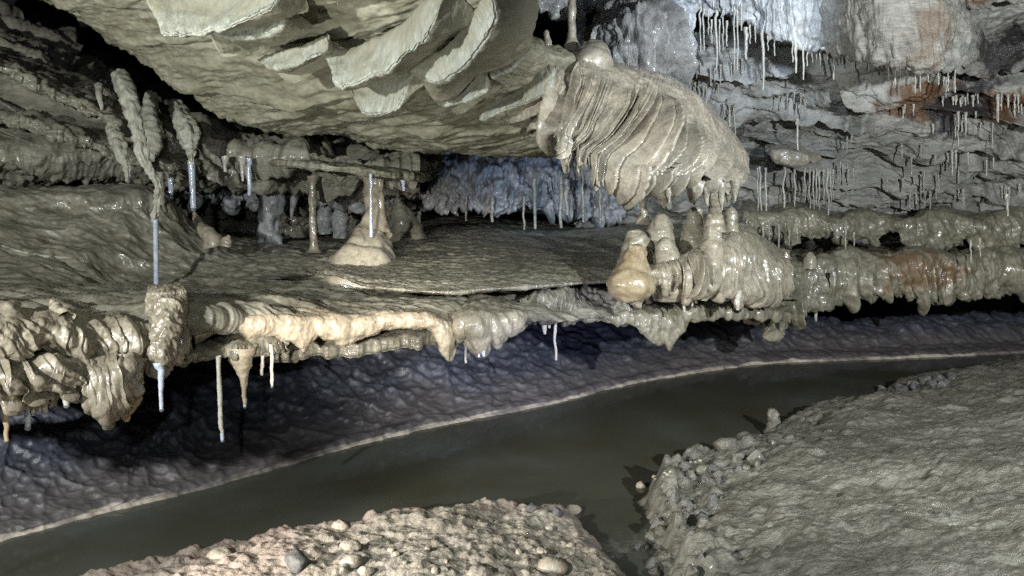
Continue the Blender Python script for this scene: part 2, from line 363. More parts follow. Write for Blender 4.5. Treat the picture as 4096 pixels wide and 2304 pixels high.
# mud bank
ME = [(660, 660), (652, 577), (636, 549), (634, 489), (672, 469), (700, 457), (735, 445), (771, 421), (795, 407), (827, 403), (863, 398), (874, 386), (934, 374), (974, 366), (1024, 357), (1120, 350)]
mp_ = at_z([p[0] for p in ME], [p[1] for p in ME], 0.01)[:, :2]
mp_ = np.concatenate([mp_, [[9, 7.5], [9, 0.8], [0.55, 0.8]]])
nx, ny = 760, 640
gx, gy = np.meshgrid(np.linspace(0, 1, nx) ** 1.6 * 7.0 + 0.3, np.linspace(0, 1, ny) ** 1.3 * 6.4 + 1.2); P = np.stack([gx.ravel(), gy.ravel(), 0 * gx.ravel()], 1)
sd = poly_sdf(P[:, 0] + 0.07 * fb(P, 0.22, 3), P[:, 1] + 0.07 * fb(P, 0.2, 3, 4), mp_)
big, cid = cobble(P, 0.16, 7); med, cid2 = cobble(P, 0.07, 8); sml, _ = cobble(P, 0.03, 9)
edge = smooth(0.62, 0.12, sd + 0.12 * fb(P, 0.4, 2)) * smooth(4.6, 3.9, P[:, 1])
h = -0.12 + 0.19 * smooth(-0.06, 0.20, sd) + 0.17 * smooth(0.05, 0.7, sd) + 0.22 * smooth(0.5, 2.2, sd) + 0.05 * fb(P, 0.7, 3) * smooth(0, 0.3, sd)
h += edge * (0.075 * np.where(cid > 0.4, big, 0) + 0.04 * med * (cid2 > 0.3) + 0.06 * ridged(P, 0.22, 3) * 0.5) + 0.006 * sml
fl_, _ = cobble(P, (0.075, 0.035, 1), 14); fl2, fc2 = cobble(P, (0.035, 0.016, 1), 15)
h += (1 - 0.5 * edge) * (0.014 * fb(P, (0.45, 0.25, 1), 4, 0, 0.45) + 0.009 * fl_ * smooth(0.0, 0.5, fb(P, 0.35, 3, 6)) + 0.008 * fl2 * (fc2 > 0.6) * smooth(-0.1, 0.4, fb(P, 0.5, 3, 8)) + 0.007 * ridged(P, (0.4, 0.12, 1), 3, 3) * smooth(0.1, -0.3, fb(P, 0.6, 2, 5))) + 0.006 * fb(P, (0.05, 0.035, 1), 3) + 0.016 * fb(P, 0.17, 5, 11, 0.55) - 0.02 * smooth(0.35, 0.6, fb(P, 0.28, 3, 13))
P[:, 2] = h
stn = edge * smooth(0.25, 0.6, med) * np.where(cid2 > 0.7, 1.0, 0.0)
MH = (h.reshape(ny, nx), 0.3, 7.3, 1.2, 7.6, 1.6, 1.3)
struct(mk('mud_bank', P, grid_faces(ny, nx), M_mud, attrs={'stone': stn}))

# ---- overhanging main ceiling slab
ceil_rows = [
 [(-260, -150, 5.6), (-140, -100, 5.5), (20, -30, 5.5), (90, 14, 5.7), (165, 65, 5.9), (240, 108, 6.1), (328, 124, 6.4), (430, 138, 6.5), (565, 140, 6.4)],
 [(-260, -135, 4.4), (-130, -80, 4.4), (30, -9, 4.5), (99, 36, 4.7), (173, 85, 4.9), (245, 126, 5.1), (330, 139, 5.3), (432, 152, 5.4), (560, 153, 5.2)],
 [(-220, -160, 3.8), (-90, -100, 3.7), (62, -25, 3.8), (140, 22, 4.0), (218, 68, 4.2), (296, 106, 4.4), (380, 130, 4.6), (468, 143, 4.7), (566, 140, 4.6)],
 [(-160, -220, 3.0), (-20, -150, 2.9), (120, -75, 3.0), (205, -30, 3.15), (288, 18, 3.35), (362, 62, 3.6), (432, 90, 3.8), (505, 105, 4.0), (570, 100, 4.0)],
 [(-100, -280, 2.4), (60, -220, 2.35), (200, -150, 2.4), (300, -100, 2.5), (380, -55, 2.7), (440, -10, 2.95), (488, 38, 3.25), (530, 66, 3.6), (572, 72, 3.75)],
 [(0, -360, 2.0), (150, -300, 2.0), (290, -230, 2.1), (400, -160, 2.3), (455, -80, 2.6), (496, 0, 3.1), (520, 28, 3.4), (545, 44, 3.65), (575, 56, 3.8)],
 [(40, -420, 2.4), (200, -340, 2.5), (330, -260, 2.7), (440, -150, 3.1), (480, -60, 3.5), (502, 2, 4.0), (522, 36, 4.3), (545, 54, 4.5), (575, 66, 4.6)],
]
def d_ceil(P, U, V, N):
    # bedding runs along (1,-.6) in plan; long soft flutes plus rougher lower rim
    t = P[:, 0] * 0.84 - P[:, 1] * 0.54; sx = P[:, 0] * 0.54 + P[:, 1] * 0.84
    q = np.stack([t * 0.4, sx * 1.5, P[:, 2] * 1.2], 1)
    rim = smooth(0.36, 0.12, V)
    ph = sx / 0.42 + 0.9 * fb(q, 0.9, 3, 7); f = ph - np.floor(ph); kk = np.floor(ph)
    stp = np.where(f < 0.86, f / 0.86, (1 - f) / 0.14) * (0.25 + 0.9 * ((np.sin(kk * 12.98) * 43758.5) % 1.0)) * smooth(-0.35, 0.25, fb(P, 0.8, 2, 4))
    return (-0.045 + 0.045 * fb(P, 0.9, 3) + 0.045 * fb(q, 0.36, 4, 1) + 0.085 * stp + 0.020 * ridged(q, 0.26, 3, 2) * 0.6 + 0.008 * fb(q, 0.06, 3)
            + rim * (0.032 * fb(P, 0.22, 4, 3) + 0.016 * ridged(P, 0.10, 2)) + 0.003 * fb(P, 0.03, 2))
Gceil = sheet(ceil_rows, 760, 420, d_ceil)
struct(sheet_obj('cave_ceiling', Gceil, M_ceil))
# ---- lower layered ceiling at the left and back
low_rows = [
 [(-260, -60, 8.0), (-60, -10, 8.0), (60, 40, 8.0), (93, 70, 8.0), (146, 95, 8.0), (199, 115, 8.0), (272, 140, 8.2), (360, 152, 8.4), (450, 160, 8.4)],
 [(-260, -30, 6.4), (-60, 34, 6.3), (40, 66, 6.3), (93, 94, 6.3), (146, 116, 6.3), (199, 136, 6.25), (272, 154, 6.3), (350, 160, 6.4), (440, 168, 6.6)],
 [(-260, 30, 5.6), (-60, 66, 5.6), (40, 92, 5.6), (93, 112, 5.65), (146, 132, 5.7), (199, 146, 5.8), (272, 157, 5.8), (350, 162, 5.6), (425, 172, 5.8)],
 [(-260, 110, 5.3), (-60, 120, 5.3), (40, 135, 5.45), (93, 145, 5.6), (146, 154, 5.8), (199, 160, 6.0), (272, 165, 6.0), (350, 170, 5.9), (420, 175, 5.9)],
 [(-260, 175, 5.3), (-60, 165, 5.45), (40, 164, 5.7), (93, 166, 5.9), (146, 168, 6.1), (199, 171, 6.3), (272, 173, 6.3), (350, 178, 6.3), (420, 179, 6.3)],
 [(-260, 200, 6.6), (-60, 190, 6.7), (40, 184, 6.9), (93, 183, 7.1), (146, 184, 7.3), (199, 185, 7.5), (272, 187, 7.6), (350, 190, 7.6), (420, 190, 7.8)],
 [(-260, 260, 7.6), (-60, 250, 7.7), (40, 240, 7.9), (93, 240, 8.0), (146, 240, 8.0), (199, 240, 8.2), (272, 240, 8.4), (350, 240, 8.4), (420, 235, 8.4)],
]
def strata(P, size_z, amp, warp=0.5, off=0):
    ph = P[:, 2] / size_z + warp * fb(P, (1.2, 1.2, 0.6), 3, off)
    f = ph - np.floor(ph); k = np.floor(ph)
    a = 0.5 + 0.5 * np.sin(k * 12.9898 + 78.2)
    saw = np.where(f < 0.22, f / 0.22, 1 - (f - 0.22) / 0.78)     # overhang just above each bedding crack
    return amp * (saw - 0.5) * (0.4 + a)
def d_low(P, U, V, N):
    T = P.copy(); T[:, 2] += 0.30 * (P[:, 0] + 2.0) * smooth(-1.2, -2.6, P[:, 0])
    return (strata(T, 0.16, 0.17, 0.8) + 0.045 * fb(P, 0.45, 4) + 0.035 * fb(P, (0.5, 0.3, 0.07), 4, 5) + 0.03 * fb(P, 0.13, 4, 2) + 0.02 * ridged(P, 0.2, 3, 6) + 0.022 * fb(P, 0.07, 3, 8)
            + 0.05 * smooth(0.5, 0.75, V) * ridged(P, 0.16, 3))
G = sheet(low_rows, 640, 380, d_low)
struct(sheet_obj('low_cave_ceiling', G, M_lowceil))
# ---- shelf floor behind the lips
sh_rows = [
 [(-260, 330, 2.3), (-80, 335, 2.6), (40, 338, 2.95), (120, 340, 3.2), (195, 330, 3.35), (260, 330, 3.55), (340, 330, 3.8), (430, 330, 4.05), (510, 324, 4.3), (600, 318, 4.6), (700, 308, 5.0), (800, 300, 5.6)],
 [(-260, 315, 2.45), (-80, 315, 2.75), (40, 316, 3.05), (120, 316, 3.3), (195, 310, 3.45), (260, 312, 3.65), (340, 314, 3.9), (430, 314, 4.15), (510, 310, 4.4), (600, 304, 4.75), (700, 295, 5.2), (800, 288, 5.8)],
 [(-260, 285, 3.7), (-80, 286, 4.1), (40, 286, 4.4), (120, 287, 4.85), (195, 288, 5.0), (260, 290, 4.9), (340, 294, 4.8), (430, 298, 4.75), (510, 298, 4.8), (600, 294, 5.0), (700, 284, 5.5), (800, 278, 6.1)],
 [(-260, 248, 4.5), (-80, 250, 4.7), (40, 252, 4.95), (120, 254, 5.2), (195, 262, 5.4), (260, 270, 5.5), (340, 276, 5.4), (430, 283, 5.3), (510, 282, 5.4), (600, 278, 5.7), (700, 268, 6.2), (800, 262, 6.8)],
 [(-260, 212, 5.1), (-80, 215, 5.1), (40, 215, 5.25), (120, 216, 5.4), (170, 228, 5.6), (230, 250, 5.95), (320, 255, 6.0), (430, 260, 6.2), (510, 262, 6.4), (600, 258, 6.7), (700, 250, 7.2), (800, 245, 7.8)],
 [(-260, 186, 5.4), (-80, 190, 5.4), (40, 191, 5.5), (115, 190, 5.6), (158, 202, 5.8), (215, 238, 6.6), (320, 245, 7.0), (430, 248, 7.2), (510, 250, 7.4), (600, 245, 7.7), (700, 238, 8.2), (800, 235, 8.8)],
 [(-260, 195, 6.6), (-80, 198, 6.6), (40, 200, 6.7), (115, 205, 6.8), (158, 215, 7.0), (215, 236, 8.6), (320, 238, 9.0), (430, 238, 9.2), (510, 240, 9.4), (600, 238, 9.7), (700, 232, 10.2), (800, 230, 10.8)],
]
def d_shelf(P, U, V, N):
    q = P * np.array([1, 2.2, 1])
    return 0.045 * fb(P, 0.6, 4) + 0.024 * ridged(q, 0.34, 3) + 0.006 * fb(q, 0.10, 3, 2) + 0.0015 * fb(P, 0.02, 2)
G = sheet(sh_rows, 760, 420, d_shelf)
_sx, _sy = px_of(G.reshape(-1, 3)); _sd = G[..., 1].ravel()
def floor_d(px, py):
    return float(_sd[np.argmin((_sx - px) ** 2 + (_sy - py) ** 2)])
struct(sheet_obj('shelf_floor', G, M_shelf))
pc = at_z([240, 268, 300, 340, 348, 330, 292, 250], [262, 251, 247, 250, 260, 272, 279, 276], 0.943)
pm = pc.mean(axis=0); th = np.linspace(0, 1, 33)[:-1]; ring = cr(np.concatenate([pc, pc[:1]]), 33)[:-1]
pr = np.stack([pm + (ring - pm) * k for k in np.linspace(0.02, 1, 12)])
pool = struct(mk('shelf_pool', pr, grid_faces(12, 32, True), M_pool))
# ---- back of the low chamber and of the upper recess: rock far behind, the dark of the depth put into its colour
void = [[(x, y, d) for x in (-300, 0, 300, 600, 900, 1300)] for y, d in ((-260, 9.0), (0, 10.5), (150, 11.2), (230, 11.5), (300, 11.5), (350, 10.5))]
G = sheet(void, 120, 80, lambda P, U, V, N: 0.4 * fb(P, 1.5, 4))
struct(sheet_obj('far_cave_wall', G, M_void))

# ---- layered right wall
rw_x = [575, 640, 700, 760, 820, 890, 960, 1040, 1140, 1280]
rw = [(-170, [6.0, 5.8, 5.5, 5.2, 4.8, 4.3, 3.8, 3.5, 3.3, 3.2]), (-60, [6.8, 6.4, 6.1, 5.8, 5.4, 5.0, 4.5, 4.2, 4.0, 4.0]), (5, [7.2, 6.8, 6.4, 6.1, 5.8, 5.5, 5.1, 4.8, 4.7, 4.7]),
      (45, [7.6, 7.2, 6.4, 6.1, 5.8, 5.6, 5.5, 5.4, 5.3, 5.3]), (85, [7.8, 7.4, 6.5, 6.25, 6.1, 5.95, 5.9, 5.9, 5.9, 5.9]), (125, [7.9, 7.5, 7.0, 6.75, 6.45, 6.2, 6.1, 6.2, 6.3, 6.4]),
      (165, [8.0, 7.6, 7.0, 6.8, 6.6, 6.5, 6.5, 6.6, 6.8, 7.0]), (205, [8.2, 7.8, 7.1, 6.95, 6.9, 6.85, 6.9, 7.0, 7.2, 7.4]), (240, [8.3, 7.9, 7.2, 7.0, 7.0, 7.1, 7.2, 7.3, 7.5, 7.8]), (275, [8.6, 8.2, 7.6, 7.5, 7.5, 7.6, 7.7, 7.9, 8.1, 8.4])]
rows = [[(x, y, d) for x, d in zip(rw_x, ds)] for y, ds in rw]
def d_right(P, U, V, N):
    q = P.copy(); q[:, 2] += 0.10 * (P[:, 0] - 2.0) * 0.6 + 0.08 * fb(P, 0.7, 3, 8)
    lowp = smooth(2.9, 2.4, P[:, 2])
    return (strata(q, 0.21, 0.17, 0.7, 3) * (0.3 + 0.7 * lowp) + strata(q, 0.075, 0.028, 1.1, 6) * lowp + 0.15 * fb(P, (0.8, 0.8, 0.35), 3) + 0.05 * fb(q, (0.40, 0.40, 0.07), 4, 2)
            + 0.05 * folds(P[:, 0] * 5 + 1.5 * fb(P, 0.6, 3, 12) + P[:, 2] * 1.5, 8) * smooth(-0.15, 0.35, fb(P, (0.9, 0.9, 0.28), 3, 14)) + 0.014 * ridged(P, (0.14, 0.14, 0.09), 3) + 0.006 * fb(P, 0.03, 2))
G = sheet(rows, 760, 620, d_right)
X = G.reshape(-1, 3)
def blob(X, px, py, d, rx, ry, ns=0.06, seed=0):
    """a stain of irregular outline on the rock round a point of the wall"""
    c = at(px, py, d); k = d / F_PX
    q = (X - c); r = np.sqrt((q[:, 0] / (rx * k)) ** 2 + (q[:, 2] / (ry * k)) ** 2 + (q[:, 1] / 1.2) ** 2)
    return smooth(1.45, 0.45, r + 0.8 * fb(X, ns * 2.5, 5, seed, 0.65))
rust = np.clip(1.5 * blob(X, 905, 104, 6.1, 40, 13, 0.05, 1) + 1.3 * blob(X, 978, 110, 6.2, 22, 12, 0.05, 2) + 0.8 * blob(X, 893, 45, 5.8, 22, 22, 0.06, 3), 0, 0.9)
black = np.clip(1.6 * blob(X, 950, 110, 6.1, 24, 22, 0.06, 4) + 1.5 * blob(X, 985, 55, 5.7, 34, 16, 0.06, 5), 0, 0.95)
white = np.clip(blob(X, 765, 66, 6.1, 95, 34, 0.15, 6), 0, 0.8)
_wx, _wy = px_of(X); _wd = X[:, 1]
def wall_d(px, py):
    m = (_wx - px) ** 2 + (_wy - py) ** 2; return float(_wd[m < 9].min()) if (m < 9).any() else float(_wd[np.argmin(m)])
struct(sheet_obj('layered_cave_wall', G, M_wall, {'rust': rust, 'black': black, 'white': white}))

# ================================================================== FLOWSTONE
def lip_geo(crest, bottom, nu=420, nv=96, bulge=0.10, back=0.5, under=0.5, smooth_px=1.2, lump=0.02, flute=0.05, fl_size=0.12, seed=0, up=8, pleat=None):
    crest = np.array(crest, float); bottom = np.array(bottom, float)
    xs = np.linspace(max(crest[0, 0], bottom[0, 0]), min(crest[-1, 0], bottom[-1, 0]), nu)
    stepx = xs[1] - xs[0]
    yc = gauss(np.interp(xs, crest[:, 0], crest[:, 1]), 8 / stepx); dc = gauss(np.interp(xs, crest[:, 0], crest[:, 2]), 8 / stepx)
    yb = gauss(np.interp(xs, bottom[:, 0], bottom[:, 1]), smooth_px / stepx)
    w = int(12 / stepx); ymin = np.array([yb[max(0, i - w):i + w + 1].min() for i in range(nu)]); ys = gauss(ymin, 8 / stepx)
    tooth = np.clip((yb - ys) / 18, 0, 1.2)
    end = np.minimum(smooth(0, 10, xs - xs[0]), smooth(0, 10, xs[-1] - xs))
    K = []
    bl = bulge * (0.4 + 0.6 * end)
    K.append((yc - up, dc + back)); K.append((yc - 2, dc + back * 0.35)); K.append((yc + 1, dc + 0.02))
    ym = 0.72 * ys + 0.28 * yb
    K.append((yc + 0.25 * (ym - yc), dc - bl * 0.75)); K.append((yc + 0.62 * (ym - yc), dc - bl - flute * 0.5 * tooth))
    K.append((yc + 0.88 * (yb - yc), dc - bl * 0.9 - flute * tooth * 0.6)); K.append((yb, dc - bl * 0.62)); K.append((ys + 0.35 * (yb - ys) - 1, dc - bl * 0.25))
    K.append((ys - 3, dc + 0.06)); K.append((ys - 9, dc + under))
    G = np.stack([at(xs, y, d) for y, d in K])
    G = cr(G, nv)
    N = face_cam(G, normals(G)); P = G.reshape(-1, 3)
    v = np.repeat(np.linspace(0, 1, nv), nu)
    q = P * np.array([1, 1, 0.35])
    mid = smooth(0.2, 0.45, v) * smooth(1.0, 0.7, v)
    d = lump * fb(P, 0.16, 3, seed) + flute * 0.45 * ridged(q, fl_size, 2, seed) * mid + lump * 0.35 * fb(P, 0.05, 3, seed + 1) + 0.0015 * fb(P, 0.012, 2)
    D = N.reshape(-1, 3) * d[:, None]
    if pleat:
        # overlapping folds: count per metre, amplitude; they lean over one another towards the left
        cnt, am = pleat
        L = np.concatenate([[0], np.cumsum(np.linalg.norm(np.diff(G[nv // 2], axis=0), axis=1))])
        k3 = np.stack([np.tile(L, nv) / 0.35, v * 2.0, 0 * v + seed], 1)
        w = np.tile(L, nv) * cnt + 0.55 * fb(k3, 1.0, 3) + 0.8 * fb(k3 * 0.45, 1.0, 2, 3) - 0.9 * v
        aa = am * (0.3 + 1.1 * smooth(-0.5, 0.5, fb(k3 * np.array([1.3, .7, 1]), 1.0, 2, 6))) * smooth(0.22, 0.42, v) * smooth(0.97, 0.72, v)
        D = D + N.reshape(-1, 3) * (aa * (folds(w * 1.5, seed) + 0.35 * folds(w * 3.7 + 0.3, seed + 2) - 0.5))[:, None]
    return G + D.reshape(nv, nu, 3)
def lip(name, label, cat, mat, crest, bottom, attrs=None, **kw):
    G = lip_geo(crest, bottom, **kw)
    base = G[G.shape[0] // 2, G.shape[1] // 2]
    a = {k: f(G.reshape(-1, 3)) for k, f in (attrs or {}).items()}
    o = sheet_obj(name, G, mat, a, None, base)
    return tag(o, label, cat)
# bright middle lip
lip('flowstone_lip', 'bright cream flowstone lip with short drip teeth along the front of the shelf', 'flowstone', M_lip,
    [(186, 306, 3.45), (215, 305, 3.5), (260, 308, 3.6), (340, 309, 3.85), (400, 308, 4.0), (436, 309, 4.05), (458, 318, 4.1)],
    [(186, 350), (196, 349), (205, 341), (217, 332), (232, 332), (240, 335), (249, 344), (254, 341), (260, 335), (272, 336), (283, 340), (296, 346), (304, 353), (309, 346), (318, 335), (330, 339), (338, 344), (344, 347), (350, 341), (358, 337), (385, 329), (410, 328), (426, 327), (434, 335), (440, 352), (450, 364), (455, 356), (458, 340)],
    nu=620, bulge=0.13, lump=0.018, flute=0.006, fl_size=0.3, seed=1)
lip('flowstone_lobe', 'smooth rounded grey flowstone lobe with bulbous teeth, right of the cream lip', 'flowstone', M_stal,
    [(452, 308, 4.15), (470, 303, 4.15), (490, 302, 4.2), (510, 306, 4.3), (528, 312, 4.4)],
    [(452, 352), (458, 346), (464, 334), (468, 337), (474, 350), (479, 354), (485, 355), (488, 343), (491, 335), (497, 347), (500, 343), (506, 335), (510, 336), (516, 332), (522, 328), (528, 318)],
    nu=300, bulge=0.20, lump=0.02, flute=0.03, seed=2)
# left muddy lips, two tiers
lip('muddy_flowstone_lip', 'upper muddy brown flowstone lip at the left with knobbly curled folds', 'flowstone', M_lipmud,
    [(-170, 300, 2.45), (-60, 304, 2.65), (0, 308, 2.8), (60, 312, 3.0), (110, 316, 3.15), (150, 322, 3.25), (192, 320, 3.35)],
    [(-170, 372), (-60, 370), (0, 366), (20, 360), (40, 352), (58, 352), (75, 358), (95, 354), (110, 364), (120, 358), (135, 362), (147, 358), (155, 366), (161, 375), (166, 364), (178, 355), (192, 352)],
    nu=760, nv=130, bulge=0.15, lump=0.030, flute=0.05, fl_size=0.16, seed=3, pleat=(6, 0.034))
lip('hanging_flowstone_folds', 'lower hanging row of muddy flowstone folds and fat teeth at the left', 'flowstone', M_lipmud,
    [(-170, 352, 2.45), (-60, 352, 2.6), (0, 352, 2.75), (60, 350, 2.9), (110, 348, 3.05), (140, 352, 3.15)],
    [(-170, 410), (-60, 408), (-20, 404), (0, 398), (12, 402), (24, 396), (36, 402), (48, 394), (60, 394), (68, 397), (76, 392), (86, 394), (92, 408), (99, 416), (107, 428), (112, 415), (118, 402), (124, 398), (132, 385), (140, 362)],
    nu=760, nv=120, bulge=0.11, lump=0.024, flute=0.05, fl_size=0.14, seed=4, pleat=(7, 0.034))
# right of the stalagmites
def brown(X): return np.clip(blob(X, 915, 268, 6.2, 45, 16, 0.08, 7), 0, 0.8)
lip('right_flowstone_shelf', 'olive flowstone shelf with a small drip fringe running out to the right edge', 'flowstone', M_olive,
    [(742, 207, 6.0), (768, 214, 6.1), (800, 205, 6.15), (832, 218, 6.25), (864, 209, 6.35), (900, 221, 6.4), (936, 206, 6.5), (978, 218, 6.6), (1024, 207, 6.7), (1150, 210, 7.1), (1280, 210, 7.5)],
    [(742, 232), (752, 236), (760, 232), (770, 240), (778, 233), (790, 240), (800, 236), (812, 240), (825, 234), (838, 240), (850, 240), (862, 236), (875, 244), (885, 234), (895, 230), (905, 246), (915, 250), (930, 248), (945, 250), (958, 240), (966, 238), (976, 252), (990, 247), (1010, 248), (1024, 244), (1150, 246), (1280, 240)],
    {'rust': lambda X: 0 * X[:, 0], 'black': lambda X: 0 * X[:, 0]}, nu=760, bulge=0.07, lump=0.028, flute=0.015, fl_size=0.25, seed=5, back=0.9, pleat=(5, 0.06))
lip('stained_flowstone_shelf', 'brown stained flowstone shelf with jagged teeth above the dark gap at the right', 'flowstone', M_olive,
    [(742, 262, 5.7), (772, 252, 5.8), (806, 260, 5.85), (842, 247, 6.0), (880, 256, 6.05), (916, 245, 6.15), (960, 256, 6.25), (1000, 246, 6.4), (1040, 253, 6.55), (1150, 252, 6.9), (1280, 250, 7.3)],
    [(742, 312), (750, 316), (760, 320), (768, 325), (772, 332), (776, 324), (782, 334), (788, 320), (800, 316), (812, 314), (824, 312), (836, 305), (850, 300), (870, 297), (890, 296), (906, 294), (920, 300), (930, 305), (938, 299), (946, 307), (956, 298), (970, 300), (985, 296), (1000, 296), (1024, 293), (1150, 290), (1280, 286)],
    {'rust': brown, 'black': lambda X: 0 * X[:, 0]}, nu=860, bulge=0.13, lump=0.03, flute=0.015, fl_size=0.25, seed=6, back=0.9, pleat=(6, 0.085))
# underside of the shelf seen as thin broken plates
def slab(name, label, cat, mat, outline, thick, seed=0, rough=0.02, n=240, run=0.9):
    """outline: front edge (px,py,d) then the plate runs back 0.6 m; a thick broken slab"""
    E = np.array(outline, float)
    E = cr(E, n); P = at(E[:, 0], E[:, 1], E[:, 2])
    k = np.array([0, 0, 1.0])
    jag = fb(P, 0.16, 5, seed)[:, None] * np.array([0, 1, 0.10]) * 0.07
    f = P + jag
    rows = [f + np.array([0, run, 0.06 * run]), f + np.array([0, 0.33 * run, 0.02 * run]), f + np.array([0, 0.03, 0.004]), f - k * thick * 0.5 + np.array([0, -0.006, 0]), f - k * thick, f - k * thick * 1.15 + np.array([0, 0.13 * run, 0]), f - k * thick + np.array([0, run, 0.05 * run])]
    G = cr(np.stack(rows), 60); N = face_cam(G, normals(G))
    G = G + N * (rough * fb(G.reshape(-1, 3), 0.11, 5, seed)).reshape(60, n, 1)
    return tag(sheet_obj(name, G, mat, None, None, G[30, n // 2]), label, cat)
slab('broken_rock_plate', 'rough broken grey plate jutting out under the cream flowstone lip', 'rock plate', M_plate,
     [(176, 350, 3.35), (200, 350, 3.3), (230, 348, 3.35), (262, 343, 3.45), (285, 341, 3.6), (290, 340, 3.9)], 0.045, 1, 0.03)
slab('thin_rock_plate', 'thin flat grey plate sloping back behind the teeth of the cream lip', 'rock plate', M_plate,
     [(262, 346, 3.9), (300, 344, 3.95), (340, 344, 4.05), (390, 338, 4.2), (437, 332, 4.35), (470, 328, 4.6)], 0.07, 2, 0.015)
slab('layered_ceiling_shelf', 'upper thin grey rock layer slanting down under the slab at the far left', 'rock plate', M_lowceil,
     [(-120, 22, 5.3), (-40, 48, 5.25), (10, 68, 5.2), (50, 88, 5.2), (90, 106, 5.25), (120, 124, 5.3), (150, 140, 5.5), (165, 150, 5.9)], 0.05, 21, 0.04, 300)
slab('layered_ceiling_shelf', 'lower thin grey rock layer with a ragged edge above the mud slope at far left', 'rock plate', M_lowceil,
     [(-120, 92, 5.15), (-40, 106, 5.1), (10, 116, 5.1), (50, 126, 5.1), (90, 140, 5.2), (130, 152, 5.3), (170, 160, 5.5), (200, 164, 5.9)], 0.06, 22, 0.045, 300)
slab('ceiling_plate', 'thin tan rock plate projecting under the low ceiling above the cone-footed column', 'rock plate', M_ceil,
     [(258, 157, 5.9), (280, 160, 5.6), (310, 163, 5.4), (345, 166, 5.3), (380, 170, 5.25), (408, 174, 5.35), (424, 175, 5.6), (430, 174, 6.0)], 0.035, 6, 0.02)
# upper mud plate on the shelf
pl_x = [318, 326, 340, 368, 401, 454, 481, 530, 567, 600, 650, 730]
pl = [
 [(x, y, d) for x, y, d in zip([400, 405, 412, 425, 440, 470, 490, 530, 565, 600, 640, 720], [214, 214, 214, 215, 216, 217, 218, 222, 225, 222, 216, 210], [9.2] * 12)],
 [(x, y, d) for x, y, d in zip([352, 360, 372, 392, 420, 462, 485, 530, 566, 600, 645, 725], [240, 239, 238, 237, 236, 235, 235, 237, 238, 236, 232, 228], [6.9] * 12)],
 [(x, y, d) for x, y, d in zip([332, 340, 352, 378, 410, 457, 482, 530, 566, 600, 648, 728], [259, 258, 258, 258, 257, 256, 256, 257, 257, 256, 252, 248], [5.5, 5.5, 5.5, 5.5, 5.45, 5.45, 5.45, 5.5, 5.5, 5.6, 5.7, 6.2])],
 [(x, y, d) for x, y, d in zip(pl_x, [270.5, 270, 271, 275, 277, 277, 275, 272, 270, 268, 264, 258], [4.9, 4.8, 4.7, 4.65, 4.65, 4.65, 4.7, 4.75, 4.85, 4.95, 5.1, 5.6])],
 [(x, y, d) for x, y, d in zip(pl_x, [271.5, 272, 274, 283, 286.5, 289, 286.5, 284, 281.5, 279, 275, 268], [4.86, 4.75, 4.62, 4.42, 4.38, 4.36, 4.42, 4.5, 4.62, 4.75, 4.9, 5.4])],
 [(x, y, d) for x, y, d in zip(pl_x, [272.5, 274, 276.5, 286, 290, 293, 290, 287, 284, 282, 279, 272], [4.88, 4.79, 4.66, 4.45, 4.41, 4.39, 4.45, 4.53, 4.65, 4.78, 4.93, 5.4])],
 [(x, y, d) for x, y, d in zip(pl_x, [271, 272, 274, 282, 285, 287, 285, 283, 281, 279, 276, 270], [5.6] * 12)],
]
def d_plate(P, U, V, N):
    q = P * np.array([1, 2.4, 1]); e = smooth(0.25, 0.5, V)
    return 0.022 * fb(P, 0.6, 4, 3) * (1 - 0.6 * e) + 0.012 * ridged(q, 0.26, 3, 2) * (1 - 0.5 * e) + 0.008 * fb(q, 0.07, 4, 2) + 0.002 * fb(P, 0.018, 2)
G = sheet(pl, 700, 360, d_plate)
tag(sheet_obj('mud_coated_plate', G, M_plate, None, None, G[180, 350]), 'broad thin mud coated rimstone plate on the shelf, left of the stalagmite cluster', 'rock plate')

# ---- drapery
dr = [
 [(562, 60, 4.7), (575, 62, 4.4), (602, 68, 4.4), (636, 78, 4.5), (660, 86, 4.5), (684, 98, 4.6), (705, 116, 4.7), (725, 136, 4.8), (740, 162, 4.9)],
 [(560, 54, 4.25), (578, 52, 3.8), (605, 60, 3.8), (640, 69, 3.88), (665, 76, 3.95), (690, 89, 4.0), (712, 108, 4.1), (732, 130, 4.22), (748, 158, 4.38)],
 [(546, 78, 4.15), (574, 73, 3.62), (602, 82, 3.58), (636, 91, 3.62), (662, 100, 3.68), (688, 114, 3.76), (710, 131, 3.88), (730, 150, 4.05), (748, 172, 4.28)],
 [(530, 103, 4.25), (563, 104, 3.5), (586, 116, 3.42), (614, 128, 3.42), (640, 136, 3.48), (668, 144, 3.58), (696, 154, 3.74), (720, 166, 3.92), (745, 180, 4.18)],
 [(520, 122, 4.4), (553, 126, 3.5), (567, 140, 3.42), (588, 152, 3.39), (612, 158, 3.43), (642, 160, 3.53), (674, 166, 3.68), (706, 175, 3.86), (742, 186, 4.14)],
 [(518, 130, 4.45), (552, 140, 3.53), (563, 154, 3.47), (582, 168, 3.44), (604, 172, 3.48), (634, 171, 3.57), (668, 176, 3.72), (702, 183, 3.88), (741, 191, 4.14)],
 [(524, 124, 4.7), (560, 130, 3.95), (572, 142, 3.95), (588, 150, 3.95), (610, 154, 4.0), (638, 156, 4.05), (672, 163, 4.15), (704, 170, 4.25), (742, 180, 4.4)],
]
